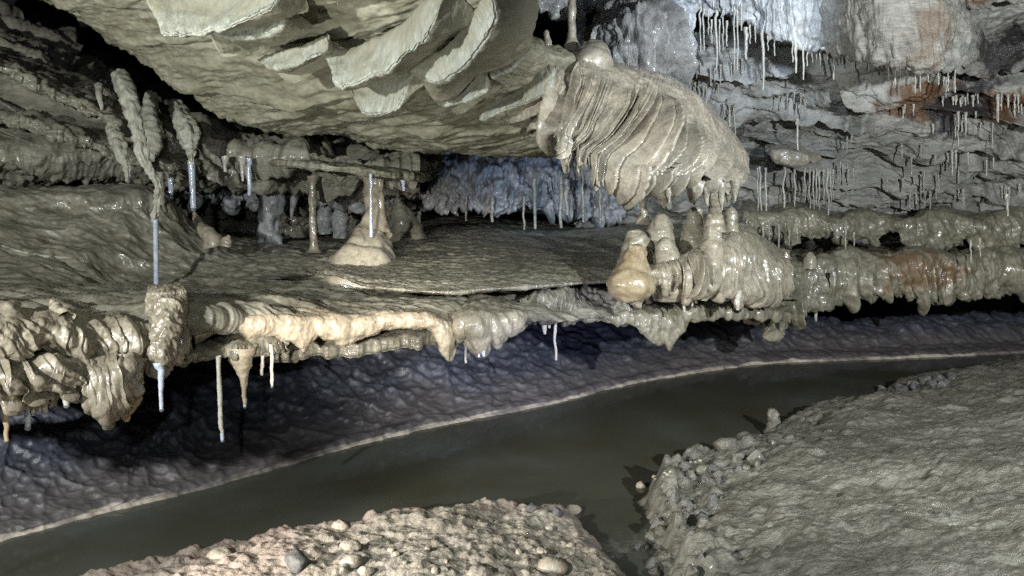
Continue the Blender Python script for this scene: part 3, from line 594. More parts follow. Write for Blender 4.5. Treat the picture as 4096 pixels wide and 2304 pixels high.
def d_drape(P, U, V, N):
    a = smooth(0.22 + 0.10 * smooth(0.3, 0.7, U), 0.44 + 0.10 * smooth(0.3, 0.7, U), V) * smooth(1.02, 0.9, V)
    k3 = np.stack([U * 6, V * 2.2, 0 * U], 1)
    w = U + 0.030 * fb(k3, 1.0, 3) + 0.045 * fb(k3 * np.array([.5, .7, 1]), 1.0, 2, 4)
    amp = (0.55 + 0.7 * smooth(-0.4, 0.5, fb(k3 * np.array([1, .5, 1]), 1.0, 2, 9))) * (1 - 0.35 * smooth(0.55, 0.85, U))
    fine = fb(np.stack([w * 75, V * 5, 0 * U], 1), 1.0, 3)
    dn = 0.16 * amp * (folds(w * 17, 3) + (0.32 + 0.45 * smooth(0.45, 0.75, U)) * folds(w * 43, 5) - 0.5) * a + 0.005 * fine * smooth(0.1, 0.3, V) + 0.018 * fb(P, 0.25, 3) + 0.004 * fb(P, 0.035, 3)
    D = N * dn[:, None]
    D[:, 0] += 0.05 * amp * a * folds(w * 17, 3)
    # hem: uneven points
    hx = [510, 546, 556, 562, 565, 569, 574, 578, 581, 585, 590, 596, 603, 612, 622, 630, 636, 641, 646, 652, 660, 668, 674, 684, 692, 697, 704, 710, 716, 724, 731, 738, 748]
    hy = [128, 134, 140, 162, 174, 156, 148, 170, 172, 160, 174, 194, 184, 168, 158, 164, 180, 192, 172, 160, 168, 184, 164, 172, 194, 172, 178, 197, 180, 178, 198, 182, 188]
    x, y = px_of(P)
    B = x.reshape(300, 560)[250]; t = np.interp(B, hx, hy) - y.reshape(300, 560)[250]
    dep = P[:, 1].reshape(300, 560)[250]
    lowr = (smooth(0.60, 0.83, V) * smooth(0.97, 0.85, V)).reshape(300, 560)
    D[:, 2] -= (lowr * (t * dep / F_PX)[None]).ravel()
    return D
G = sheet(dr, 560, 300, d_drape)
drape = tag(sheet_obj('flowstone_drapery', G, M_drape, None, None, G[150, 280]), 'large pleated tan flowstone drapery hanging from the edge of the ceiling slab', 'drapery')
def tube_px(pts, seg=16, rough=0.0, rsize=0.03, n=None, **kw):
    """pts: (px,py,depth,radius_px)"""
    A = np.array(pts, float); P = at(A[:, 0], A[:, 1], A[:, 2]); return tube_geo(P, A[:, 3] * A[:, 2] / F_PX, seg, n, rough, rsize, **kw)
V, Fq = tube_px([(590, 78, 3.85, 4), (592, 66, 3.75, 20), (594, 56, 3.75, 18), (594, 49, 3.78, 10), (594, 47, 3.8, 1)], 28, 0.012, 0.08, 40)
mk('boss', V, Fq, M_drape, drape)
tips = [[(563, 150, 3.5, 6), (564, 160, 3.5, 4.5), (565, 168, 3.5, 3), (565.3, 173, 3.5, 1)], [(596, 176, 3.46, 7), (596.3, 184, 3.45, 4), (596.6, 191, 3.45, 1)],
        [(578, 160, 3.47, 4), (579, 168, 3.47, 2.6), (579.5, 176, 3.47, 1)], [(616, 162, 3.5, 6), (617, 172, 3.5, 3.5), (617.5, 180, 3.5, 1)], [(667, 168, 3.66, 7), (668, 182, 3.66, 4.5), (668.5, 194, 3.66, 3), (669, 203, 3.66, 1)],
        [(677, 170, 3.7, 5), (678, 180, 3.7, 3), (678.5, 190, 3.7, 1)], [(705, 172, 3.82, 6), (706, 186, 3.82, 4), (706.5, 198, 3.82, 2.5), (707, 206, 3.82, 1)], [(720, 178, 3.9, 6), (721, 190, 3.9, 4), (721.5, 202, 3.9, 2.5), (722, 210, 3.9, 1)], [(735, 180, 4.05, 6), (735, 192, 4.05, 3.6), (735, 201, 4.05, 1.2)],
        [(640, 174, 3.56, 6), (641, 182, 3.56, 3.5), (641, 189, 3.56, 1)], [(692, 176, 3.75, 6), (693, 185, 3.75, 4), (694, 192, 3.75, 1.5)]]
for t in tips:
    V, Fq = tube_px(t, 16, 0.006, 0.04, 30); mk('drip_tip', V, Fq, M_drape, drape)

# ---- ceiling curtains: thick hanging sheets rooted on the slab
def curtain(label, top, bot, thick=0.05, seed=0, fringe=0.02, mat=None, lean=0.0, freq=0.05):
    n, mrow = 260, 60
    T = cr(np.array(top, float), n); B = cr(np.array(bot, float), n)
    Tp = at(T[:, 0], T[:, 1], T[:, 2]); Bp = at(B[:, 0], B[:, 1], B[:, 2])
    fr = fringe * 0.8 * fb(Bp, (freq * 2.2,) * 3, 4, seed, 0.65)
    Bp = Bp + (Bp - Tp) / (np.linalg.norm(Bp - Tp, axis=1)[:, None] + 1e-6) * fr[:, None]
    tp = np.linspace(0, 1, n); tp = (smooth(0, 0.16, tp) * smooth(1, 0.84, tp))[:, None]; Bp = Tp + (Bp - Tp) * (0.1 + 0.9 * tp ** 0.6)
    D = np.cross(np.gradient(Bp, axis=0), Bp - Tp); D /= np.linalg.norm(D, axis=1)[:, None] + 1e-9
    c = np.array([0, 0, EYE]); D = np.where(np.sum(D * (c - Bp), axis=1)[:, None] > 0, D, -D) * tp
    Mid = 0.5 * (Tp + Bp) + D * thick * 0.25
    rows = [Tp - D * 0.16, Tp + D * thick * 0.1, Mid, Bp + D * thick * 0.12, Bp, Bp - D * thick * 0.30, 0.5 * (Tp + Bp) - D * thick * 1.8, Tp - D * thick * 3.2]
    G = cr(np.stack(rows), mrow); N = face_cam(G, normals(G)); P = G.reshape(-1, 3)
    U = np.tile(np.linspace(0, 1, n), mrow); Vv = np.repeat(np.linspace(0, 1, mrow), n)
    L = np.linalg.norm(Bp[-1] - Bp[0])
    fl = ridged(np.stack([U * L / 0.05, Vv * 0.8, 0 * U + seed], 1), 1.0, 2, seed)
    d = 0.003 * fl * smooth(0.2, 0.5, Vv) + 0.016 * fb(P, 0.2, 4, seed) + 0.003 * fb(P, 0.02, 2)
    G = G + N * d.reshape(mrow, n, 1)
    old = smooth(0.50, 0.10, Vv + 0.16 * fb(P, 0.12, 4, seed + 2)) + 0.8 * smooth(0.35, 0.5, np.abs(U - 0.5) + 0.1 * fb(P, 0.1, 3, seed)) + smooth(0.62, 0.75, Vv)
    return tag(sheet_obj('calcite_curtain', G, mat or M_curtain, {'old': np.clip(old, 0, 1)}, None, Tp[n // 2]), label, 'curtain')
curtain('wide pale curtain with ragged fringe at the top of the frame, leftmost on the ceiling',
        [(140, -12, 3.1), (180, -6, 3.15), (225, -8, 3.1), (265, -18, 3.0), (300, -30, 2.9)], [(152, 24, 3.05), (170, 33, 3.0), (205, 30, 3.0), (245, 20, 2.9), (300, -6, 2.8)], 0.05, 1)
curtain('small smooth pale green curtain fold just right of the ragged leftmost fringe',
        [(200, 20, 3.35), (230, 22, 3.3), (262, 14, 3.2), (290, 2, 3.1)], [(208, 30, 3.28), (232, 38, 3.22), (266, 33, 3.12), (290, 20, 3.02)], 0.05, 2, 0.006)
curtain('big white fringed curtain hanging in the middle of the ceiling slab',
        [(322, 44, 3.45), (350, 50, 3.45), (385, 38, 3.3), (420, 10, 3.1), (450, -20, 2.95)], [(328, 76, 3.35), (345, 84, 3.3), (380, 72, 3.2), (415, 47, 3.05), (440, 28, 2.9)], 0.06, 3, 0.03)
curtain('darker lower curtain tucked beneath the big white fringed curtain',
        [(345, 80, 3.75), (375, 78, 3.7), (405, 60, 3.6), (430, 50, 3.5)], [(352, 108, 3.62), (372, 114, 3.58), (396, 108, 3.5), (408, 84, 3.45)], 0.05, 4, 0.015)
curtain('thick curling pale curtain sweeping down beside the ridge of the slab',
        [(398, 62, 3.5), (425, 60, 3.4), (455, 40, 3.25), (480, 8, 3.1), (486, -20, 3.0)], [(415, 74, 3.4), (440, 80, 3.3), (468, 60, 3.15), (492, 26, 3.05), (500, 0, 3.0)], 0.09, 5, 0.008)
curtain('narrow pale curtain behind a dark hollow close to the slab ridge',
        [(478, 70, 3.7), (500, 55, 3.6), (520, 40, 3.5)], [(484, 80, 3.6), (508, 70, 3.5), (528, 52, 3.45)], 0.05, 6, 0.006)
curtain('long white swooping curtain ending in a hooked drip low on the slab',
        [(474, 118, 4.2), (490, 104, 4.05), (515, 92, 3.9), (535, 76, 3.75), (552, 66, 3.65)], [(476, 125, 4.1), (492, 114, 3.95), (520, 104, 3.8), (545, 92, 3.65), (560, 76, 3.58)], 0.05, 7, 0.005)
curtain('thin olive curtain running from the drapery down to a small white drip',
        [(522, 138, 4.4), (540, 120, 4.1), (560, 105, 3.85), (575, 92, 3.7)], [(524, 142, 4.35), (543, 130, 4.0), (564, 116, 3.75), (580, 100, 3.6)], 0.035, 8, 0.004, M_drape)

curtain('narrow tan fold wedged between the swooping white curtain and the drapery',
        [(498, 116, 4.1), (518, 103, 3.98), (543, 87, 3.78), (562, 74, 3.66)], [(502, 126, 4.02), (525, 118, 3.88), (551, 102, 3.68), (570, 86, 3.56)], 0.03, 9, 0.004, M_drape)
curtain('short pale fold tucked below the curling curtain beside a dark pocket',
        [(432, 96, 3.85), (456, 86, 3.75), (486, 68, 3.58)], [(437, 106, 3.77), (463, 102, 3.66), (494, 84, 3.5)], 0.03, 10, 0.004)
curtain('faint thin fold on the bare slab left of the big white fringed curtain',
        [(258, 60, 3.65), (292, 50, 3.5), (328, 34, 3.3)], [(262, 69, 3.57), (298, 63, 3.42), (336, 47, 3.22)], 0.03, 11, 0.004)
# ================================================================== STALAGMITES, COLUMNS, STALACTITES
def spel(name, label, cat, mat, pts, seg=24, rough=0.006, rsize=0.05, n=60, drop=None, group=None, straw=None, **kw):
    A = np.array(pts, float); base = at(A[0, 0], A[0, 1], A[0, 2])
    V, Fq = tube_px(pts, seg, rough, rsize, n, **kw)
    o = mk(name, V, Fq, mat, None, base); tag(o, label, cat, group)
    if straw is not None:
        V, Fq = tube_px(straw, 12, 0.0012, 0.02, 40); mk('straw', V, Fq, M_clear, o)
    if drop is not None:
        V, Fq = drop_geo(at(drop[0], drop[1], drop[2]), drop[3] * drop[2] / F_PX); mk('water_drop', V, Fq, M_drop, o)
    return o
# stalagmite cluster
SG = 'stalagmite'
spel('stalagmite', 'fat tan pear-shaped stalagmite with a flat top at the front of the cluster', SG, M_stalt,
     [(630, 302, 4.34, 6), (630, 297, 4.34, 17), (631, 287, 4.35, 24), (632, 275, 4.38, 20), (634, 262, 4.4, 14), (635.5, 252, 4.42, 11), (636, 247, 4.43, 9), (636, 245, 4.43, 3)], 40, 0.016, 0.07, 70, flutes=9, famp=0.03)
spel('stalagmite', 'short blunt knob with a rough dome, behind the pear-shaped stalagmite', SG, M_stal,
     [(638, 268, 4.66, 24), (638, 254, 4.66, 18), (637, 243, 4.66, 14), (636, 235, 4.66, 10), (636, 230.5, 4.66, 6), (636, 229, 4.66, 1)], 28, 0.012, 0.05)
spel('stalagmite', 'egg-topped grey stalagmite, tallest of the three knobs at the left of the cluster', SG, M_stal,
     [(660, 270, 4.72, 24), (660, 254, 4.72, 19), (660.5, 240, 4.72, 14), (661, 229, 4.72, 12), (661, 220, 4.72, 9), (661, 215.5, 4.72, 5), (661, 213.5, 4.72, 1)], 28, 0.012, 0.05)
spel('stalagmite', 'slim round-topped stalagmite beside the pear-shaped one, its body widening downward', SG, M_stal,
     [(669, 300, 4.5, 14), (669, 290, 4.5, 21), (668, 276, 4.5, 20), (667, 262, 4.5, 16), (665.5, 251, 4.5, 12), (665, 243, 4.5, 9), (664.5, 238.5, 4.5, 5), (664.5, 237, 4.5, 1)], 28, 0.012, 0.06, 60, flutes=7, famp=0.04)
spel('stalagmite', 'bluish wet stalagmite with a jagged crown directly under a hanging drip', SG, M_stal,
     [(694, 268, 4.75, 18), (694, 250, 4.75, 16), (694, 236, 4.75, 14), (694.5, 224, 4.75, 9), (695, 213, 4.75, 7), (695, 208, 4.75, 5), (695, 206.5, 4.75, 1)], 28, 0.014, 0.045)
spel('stalagmite', 'tall pale bulging stalagmite with drip teeth at its foot, nearest the right of the cluster', SG, M_stal,
     [(702, 300, 4.42, 4), (704, 290, 4.42, 12), (706, 280, 4.42, 17), (708, 266, 4.44, 16), (711, 252, 4.45, 12), (712.5, 240, 4.47, 9.5), (713, 231, 4.48, 7.5), (713, 226, 4.5, 2)], 30, 0.014, 0.06, 70, flutes=7, famp=0.04)
spel('stalagmite', 'small smooth rounded white stalagmite at the back right of the cluster', SG, M_stal,
     [(731, 240, 4.7, 9), (731, 228, 4.7, 7.5), (731, 217, 4.7, 6.5), (731, 210, 4.7, 5), (731, 206.5, 4.7, 1)], 24, 0.008, 0.05)
spel('stalagmite', 'slender white stalagmite standing alone at the outer edge right of the cluster', SG, M_stal,
     [(783, 292, 5.4, 6), (785, 280, 5.4, 6.5), (786, 268, 5.4, 5), (786, 258, 5.4, 4), (786, 253, 5.4, 2.5), (786, 251, 5.4, .6)], 22, 0.008, 0.05)
spel('stalagmite', 'stubby pale stalagmite knob on the stained shelf, far right one', SG, M_stal,
     [(810, 268, 5.8, 8), (810, 260, 5.8, 6.5), (810, 255, 5.8, 4.5), (810, 252, 5.8, 1)], 20, 0.008, 0.05)
spel('stalagmite', 'low rounded knob between the cluster and the slender white stalagmite', SG, M_stal,
     [(768, 258, 5.6, 8), (768, 251, 5.6, 6), (768, 246, 5.6, 3.5), (768, 244, 5.6, .6)], 20, 0.008, 0.05)
# flowstone mass carrying the cluster
lip('cluster_flowstone', 'fluted flowstone mound under the stalagmite cluster, fringed with hanging drips', 'flowstone', M_stal,
    [(614, 284, 4.5), (632, 274, 4.45), (655, 262, 4.46), (680, 256, 4.46), (700, 248, 4.46), (722, 236, 4.52), (738, 230, 4.62), (752, 234, 4.8), (770, 250, 5.1), (790, 262, 5.3)],
    [(614, 292), (624, 298), (634, 300), (645, 296), (655, 285), (664, 290), (674, 284), (681, 290), (686, 306), (689, 294), (694, 288), (699, 296), (703, 299), (707, 290), (713, 294), (717, 288), (722, 302), (726, 292), (731, 290), (736, 304), (739, 309), (743, 300), (748, 302), (753, 292), (760, 298), (766, 292), (772, 299), (779, 293), (784, 298), (790, 288)],
    nu=640, bulge=0.12, lump=0.022, flute=0.03, seed=9, pleat=(10, 0.07))
lip('wedge_curtain', 'olive wedge of flowstone narrowing to a long tooth below the cluster', 'curtain', M_olive,
    [(560, 312, 4.75), (590, 312, 4.75), (632, 308, 4.75), (665, 304, 4.8), (700, 302, 4.9), (745, 304, 5.1), (790, 310, 5.4)],
    [(560, 318), (600, 321), (630, 324), (642, 332), (652, 340), (660, 344), (666, 340), (668, 350), (670, 354), (673, 342), (680, 334), (688, 322), (700, 320), (720, 318), (745, 318), (770, 320), (790, 322)],
    {'rust': lambda X: 0 * X[:, 0], 'black': lambda X: 0 * X[:, 0]}, nu=420, bulge=0.06, lump=0.02, flute=0.03, seed=10, up=4)
lip('rubble_ledge', 'dark crumbly ledge with holes between the rounded lobe and the wedge', 'rock ledge', M_plate,
    [(520, 294, 4.65), (550, 292, 4.7), (580, 292, 4.75), (610, 298, 4.8), (640, 302, 4.9)],
    [(520, 318), (535, 314), (545, 320), (555, 312), (570, 316), (590, 312), (610, 314), (640, 312)], nu=260, bulge=0.06, lump=0.07, flute=0.09, fl_size=0.07, seed=11)
# column group between drapery and cluster
spel('column', 'glistening wet column joining the drapery to the stalagmite cluster', 'column', M_stal,
     [(713, 172, 4.3, 9), (713, 184, 4.35, 6), (714, 194, 4.4, 5), (715, 206, 4.45, 6.5), (715, 218, 4.5, 8), (715, 232, 4.5, 12)], 24, 0.012, 0.04)
spel('stalactite', 'thick wet stalactite hanging above the jagged bluish stalagmite', 'stalactite', M_stal,
     [(697, 172, 4.3, 9), (696, 184, 4.4, 6), (694.5, 194, 4.5, 3.5), (694, 202, 4.6, 2), (694, 206, 4.6, .5)], 18, 0.008, 0.04)
spel('stalactite', 'wet twisted stalactite at the right end of the drapery over the small white knob', 'stalactite', M_stal,
     [(732, 168, 4.3, 8), (731, 180, 4.35, 5), (729, 190, 4.45, 4), (728, 200, 4.5, 2.5), (728, 206, 4.5, .6)], 18, 0.008, 0.04)
spel('stalactite', 'jagged lumpy pendant between the drapery and the egg-topped stalagmite', 'stalactite', M_stal,
     [(668, 182, 4.3, 12), (666, 192, 4.35, 9), (665, 200, 4.4, 4.5), (664, 209, 4.4, .8)], 20, 0.02, 0.04)
spel('column', 'slim dark column rising from the plate, left of the cluster under the drapery', 'column', M_stal,
     [(640, 180, 4.9, 7), (642, 192, 4.9, 4), (643, 204, 4.9, 3), (644, 214, 4.9, 4.5), (644, 224, 4.9, 9)], 18, 0.01, 0.04)
# tall column at the top centre
spel('column', 'tall straight tan column above the drapery, running out of the top of the frame', 'column', M_drape,
     [(571, -30, 3.9, 4.2), (572, -5, 3.9, 3.8), (571.5, 12, 3.9, 4.2), (572, 26, 3.9, 3.8), (572, 37, 3.9, 4.5), (572, 43, 3.9, 7), (572, 52, 3.9, 9)], 20, 0.004, 0.05)
spel('stalagmite', 'tiny two-pronged stub on the ridge of the slab left of the tall column', SG, M_drape,
     [(548, 50, 3.9, 6), (547, 40, 3.9, 3.5), (546.5, 33, 3.9, 2.5), (546.5, 30, 3.9, .6)], 14, 0.006, 0.03)
# upper recess: wet bulb of flowstone and ledges
lip('wet_flowstone_bulb', 'bluish wet flowstone bulb with deep flutes in the recess right of the tall column', 'flowstone', M_back,
    [(606, 10, 5.0), (625, -6, 4.9), (650, -14, 4.9), (672, -10, 5.1), (690, 0, 5.4)],
    [(606, 60), (615, 72), (625, 76), (635, 78), (645, 80), (655, 76), (665, 68), (680, 64), (690, 60)], nu=360, bulge=0.28, lump=0.05, flute=0.03, seed=12, pleat=(5, 0.10))
lip('recess_ledge', 'bluish ledge with small icicle drips across the dark recess at the top', 'rock ledge', M_back,
    [(480, -40, 5.6), (520, -30, 5.6), (570, -24, 5.7), (610, -26, 5.8), (650, -34, 5.9)],
    [(480, 6), (500, 10), (512, 18), (520, 8), (528, 16), (535, 10), (545, 14), (556, 20), (562, 11), (575, 13), (590, 8), (605, 11), (620, 16), (640, 12), (650, 10)], nu=300, bulge=0.12, lump=0.05, flute=0.07, fl_size=0.09, seed=13)
lip('recess_boulder', 'rough angular rock bridging the back of the recess beside the wet bulb', 'rock', M_lowceil,
    [(586, 26, 5.9), (600, 12, 5.8), (625, 4, 5.7), (650, 6, 5.7)], [(586, 32), (600, 34), (620, 32), (640, 26), (650, 24)], nu=160, bulge=0.10, lump=0.10, flute=0.05, seed=14)
# white flowstone mass at the upper right and the rounded lobe beside it
lip('white_flowstone', 'bluish white flowstone mass at the upper right, its lower edge hung with straws', 'flowstone', M_white,
    [(660, -60, 5.9), (700, -70, 5.8), (760, -80, 5.6), (820, -90, 5.4), (880, -90, 5.1)],
    [(660, 2), (675, 8), (685, 4), (694, 14), (702, 8), (712, 18), (722, 12), (735, 22), (748, 20), (760, 32), (770, 44), (780, 44), (795, 50), (808, 46), (820, 50), (832, 45), (845, 52), (860, 50), (880, 48)],
    nu=560, bulge=0.16, lump=0.06, flute=0.02, seed=15, pleat=(4, 0.06))
lip('rounded_flowstone_lobe', 'big rounded olive flowstone lobe with a rust stain and drip fringe, upper right', 'flowstone', M_wall,
    [(808, -90, 5.75), (822, -90, 5.45), (842, -90, 5.1), (868, -90, 4.9), (900, -80, 4.8), (940, -50, 4.8), (965, -10, 5.0), (982, 30, 5.3)],
    [(808, 46), (818, 50), (830, 54), (838, 58), (848, 54), (856, 62), (866, 58), (876, 66), (886, 62), (896, 70), (906, 66), (916, 72), (928, 70), (940, 72), (952, 70), (966, 66), (982, 56)],
    {'rust': lambda X: 0.55 * blob(X, 893, 46, 5.0, 24, 26, 0.06, 3), 'black': lambda X: 0.9 * blob(X, 975, 50, 5.2, 16, 14, 0.05, 5), 'white': lambda X: 0 * X[:, 0]},
    nu=520, bulge=0.26, lump=0.03, flute=0.01, seed=16, pleat=(9, 0.008))
# ---- back chamber: hanging blue rock, columns
lip('hanging_chamber_rock', 'blue lit rough rock hanging over the dark gap at the back of the shelf', 'rock', M_back,
    [(422, 150, 7.6), (470, 150, 7.7), (530, 150, 7.8), (580, 150, 7.9), (660, 150, 8.0)],
    [(422, 190), (428, 202), (436, 206), (444, 212), (452, 213), (458, 207), (470, 206), (481, 206), (490, 211), (497, 214), (501, 205), (515, 207), (530, 206), (540, 209), (552, 206), (560, 211), (575, 207), (590, 213), (610, 213), (625, 208), (660, 205)],
    nu=420, bulge=0.06, lump=0.12, flute=0.14, fl_size=0.16, seed=17, up=2)
lip('chamber_rock', 'lumpy grey rock hanging behind the columns at the left of the shelf', 'rock', M_back,
    [(165, 164, 7.0), (230, 168, 7.0), (290, 168, 6.9), (350, 170, 6.8), (420, 176, 6.8)],
    [(165, 196), (180, 190), (200, 200), (215, 192), (232, 204), (245, 196), (262, 206), (285, 200), (300, 190), (320, 198), (335, 206), (350, 196), (362, 206), (380, 200), (400, 196), (420, 192)], nu=360, bulge=0.08, lump=0.12, flute=0.12, fl_size=0.14, seed=18, up=2)
spel('column', 'thick fluted grey column with a broad ragged foot at the back left of the shelf', 'column', M_back,
     [(272, 178, 6.5, 15), (271, 196, 6.5, 13), (270, 212, 6.5, 11), (269, 228, 6.5, 9.5), (270, 240, 6.5, 11), (272, 249, 6.45, 9)], 30, 0.03, 0.09, 70, flutes=5, famp=0.15)
spel('column', 'slim pale knobbly column standing in the shallow pool with its reflection', 'column', M_stal,
     [(313, 176, 6.0, 6), (313, 186, 6.0, 3.6), (313, 200, 6.0, 4.2), (312.5, 212, 6.0, 3.2), (313, 224, 6.0, 4), (314, 238, 6.0, 4), (314, 248, 6.0, 5), (314, 252, 6.0, 9)], 18, 0.008, 0.05)
spel('column', 'short stout pillar, left one of the pair behind the slim column', 'column', M_back,
     [(326, 190, 6.9, 7), (326, 204, 6.9, 6.5), (325, 220, 6.9, 8), (326, 234, 6.9, 6)], 20, 0.02, 0.06)
spel('column', 'short stout pillar, right one of the pair behind the slim column', 'column', M_back,
     [(340, 188, 6.9, 7.5), (341, 204, 6.9, 7), (340, 220, 6.9, 8), (340, 238, 6.9, 7)], 20, 0.02, 0.06)
spel('column', 'large cone-footed pale column spreading wide onto the shelf, tallest at the back', 'column', M_stal,
     [(372, 168, 5.7, 12), (373, 184, 5.7, 10), (374, 200, 5.65, 9.5), (375, 214, 5.6, 11), (374, 228, 5.55, 15), (371, 242, 5.5, 21), (368, 254, 5.4, 25), (366, 264, 5.35, 32), (364, 275, 5.3, 42), (364, 296, 5.3, 52)], 40, 0.02, 0.10, 80, flutes=6, famp=0.06)
spel('column', 'thin beaded column merging into the right flank of the cone-footed column', 'column', M_stal,
     [(380, 174, 5.6, 5), (380.5, 186, 5.6, 3), (380.5, 198, 5.55, 3.6), (381, 210, 5.55, 4.5), (382, 222, 5.5, 6), (384, 236, 5.45, 9)], 18, 0.006, 0.04)
spel('stalagmite', 'dark cone-shaped stalagmite in shadow right of the cone-footed column', SG, M_shelf,
     [(404, 240, 6.6, 26), (404, 228, 6.6, 18), (402, 216, 6.6, 12), (400, 206, 6.6, 7), (399, 198, 6.6, 3), (399, 186, 6.6, 2.5), (399, 178, 6.6, 3)], 24, 0.02, 0.08)
spel('stalagmite', 'low lumpy stalagmite on the mud slope beneath the clear straw', SG, M_stal,
     [(215, 246, 5.3, 12), (213, 240, 5.3, 9), (206, 232, 5.35, 7), (200, 226, 5.4, 5), (196, 218, 5.45, 3.5), (194, 212, 5.5, 1)], 20, 0.01, 0.05)
spel('stone', 'small pale pointed stone lying on the mud slope beside the lumpy stalagmite', 'stone', M_stal,
     [(226, 246, 5.2, 6), (227, 241, 5.2, 5), (228, 237, 5.2, 2.5), (228, 235, 5.2, .5)], 12, 0.012, 0.03)
# left stalactites with straws
ST = 'stalactite'
spel('stalactite', 'long crooked pale stalactite at the left ending in a clear straw above the cut stump', ST, M_curt,
     [(120, 76, 5.2, 7.2), (127, 92, 5.0, 8.64), (133, 112, 4.9, 6.48), (138, 132, 4.85, 6.12), (141, 148, 4.8, 5.76), (144.5, 162, 4.8, 5.04), (151, 172, 4.8, 3.96), (156, 182, 4.8, 3.6), (158, 194, 4.8, 3.02), (156, 206, 4.8, 2.59), (155.5, 216, 4.8, 2.8), (155.5, 222, 4.8, 2.4)], 32, 0.018, 0.05, 140, flutes=5, famp=0.22,
     straw=[(155.5, 219, 4.8, 2.6), (156, 250, 4.8, 2.5), (156.4, 284, 4.8, 2.5)], drop=(156.5, 285, 4.8, 2.4))
spel('stalactite', 'short bulbous stalactite with a hollow, left of the long crooked one', ST, M_curt,
     [(112, 128, 5.1, 5.76), (118, 142, 5.0, 7.2), (122, 154, 4.95, 5.76), (126, 164, 4.95, 3.6), (128, 172, 4.95, 2.6), (128, 181, 4.95, 2.2)], 26, 0.016, 0.045, 80, flutes=5, famp=0.2, drop=(128, 181, 4.95, 2.2))
spel('stalactite', 'bluish stalactite with a long clear straw, right of the crooked one', ST, M_curt,
     [(176, 104, 5.6, 5.76), (181, 118, 5.4, 8.64), (188, 132, 5.3, 10.08), (190, 144, 5.25, 7.2), (191, 153, 5.2, 4.32), (191.5, 160, 5.2, 2.88), (192, 168, 5.2, 3)], 30, 0.02, 0.05, 90, flutes=6, famp=0.25,
     straw=[(191.5, 162, 5.2, 3.4), (192.5, 185, 5.2, 3.0), (193.5, 208, 5.2, 2.8)], drop=(193.5, 209, 5.2, 2.6))
spel('column', 'narrow grey column in shadow right behind the long crooked stalactite', 'column', M_lowceil,
     [(160, 172, 5.6, 4), (161, 186, 5.6, 3.5), (161, 200, 5.6, 3.5), (162, 212, 5.6, 5)], 14, 0.008, 0.04)
spel('stalactite', 'small stub stalactite high at the far left under the slab', ST, M_curt, [(99, 86, 5.4, 4), (99.5, 96, 5.3, 2.8), (101, 104, 5.3, 2.4), (101.5, 110, 5.3, 1)], 12, 0.005)
spel('stalactite', 'pale bluish fold hanging in the dark gap beneath the slab edge', ST, M_curt, [(150, 96, 5.6, 6), (150, 118, 5.4, 7), (151, 134, 5.3, 9), (152, 148, 5.25, 7), (150, 160, 5.2, 3)], 16, 0.02, 0.05)
_sr = np.random.RandomState(11)
def straw(label, pts, group=None, mat=None, drop=None, name='soda_straw', cat='soda straw', clear=None, seg=10):
    if len(pts) <= 5 and name == 'soda_straw':
        q = np.array(pts, float); a, b = q[0], q[-1]; L = abs(b[1] - a[1]); m = 7; tt = np.linspace(0, 1, m)
        q = np.stack([np.interp(tt, np.linspace(0, 1, len(q)), q[:, c]) for c in range(4)], 1)
        q[1:-1, 0] += _sr.normal(0, 0.010 * L + 0.08, m - 2); q[1:, 3] *= _sr.uniform(0.82, 1.18, m - 1); pts = q
    o = spel(name, label, cat, mat or M_straw, pts, seg, 0.0022, 0.02, 30, drop, group, clear)
    return o
straw('stubby pale straw under the low ceiling, left one of three behind the slab', [(225, 156, 5.6, 4), (225.3, 164, 5.6, 2), (225.3, 172, 5.6, 1.4)])
straw('middle beaded pale straw of three under the low ceiling', [(242, 156, 5.6, 4.5), (242.5, 166, 5.6, 2.2), (242.7, 181, 5.6, 1.6)])
straw('long clear straw, right one of three under the low ceiling', [(249, 158, 5.6, 3), (249, 166, 5.6, 2), (249.3, 195, 5.6, 1.8)], mat=M_clear, drop=(249.3, 196, 5.6, 1.9))
straw('clear straw hanging in front of the cone-footed column', [(371, 174, 5.2, 2), (371.2, 190, 5.2, 1.5), (371.3, 237, 5.2, 1.5)], mat=M_clear, drop=(371.3, 237, 5.2, 1.6))
straw('short clear straw at the tip of the low ceiling plate', [(403, 180, 5.6, 2.5), (403.5, 186, 5.6, 1.6), (403.6, 191, 5.6, 1.4)], mat=M_clear)
straw('short clear straw in the dark gap right of the crooked stalactite', [(171, 178, 5.9, 3), (171, 190, 5.9, 2.4), (171, 199, 5.9, 2)], mat=M_clear)
straw('small bent pendant between the fluted column and the slim column', [(297, 186, 6.6, 5), (294, 200, 6.6, 4), (292, 212, 6.6, 2), (291.5, 220, 6.6, 1.3)], mat=M_back, name='stalactite', cat=ST)
# straws under the hanging chamber rock
for x, y0, y1, r, w in ((466, 205, 221, 1.0, 'leftmost'), (492, 206, 222, 1.6, 'second'), (524, 205, 230, 1.2, 'third'), (535, 188, 229, 1.8, 'longest pale'), (561, 186, 228, 1.9, 'beaded'), (567, 188, 215, 2, 'short thick'), (583, 184, 222, 1.2, 'thin'), (600, 200, 224, 1.3, 'rightmost')):
    straw(w + ' straw hanging in the dark gap below the blue lit chamber rock', [(x, y0 - 9, 7.5, r * 1.5), (x, y0 + 4, 7.5, r * 1.15), (x + .3, y1, 7.5, r * .8)], mat=M_lowceil)
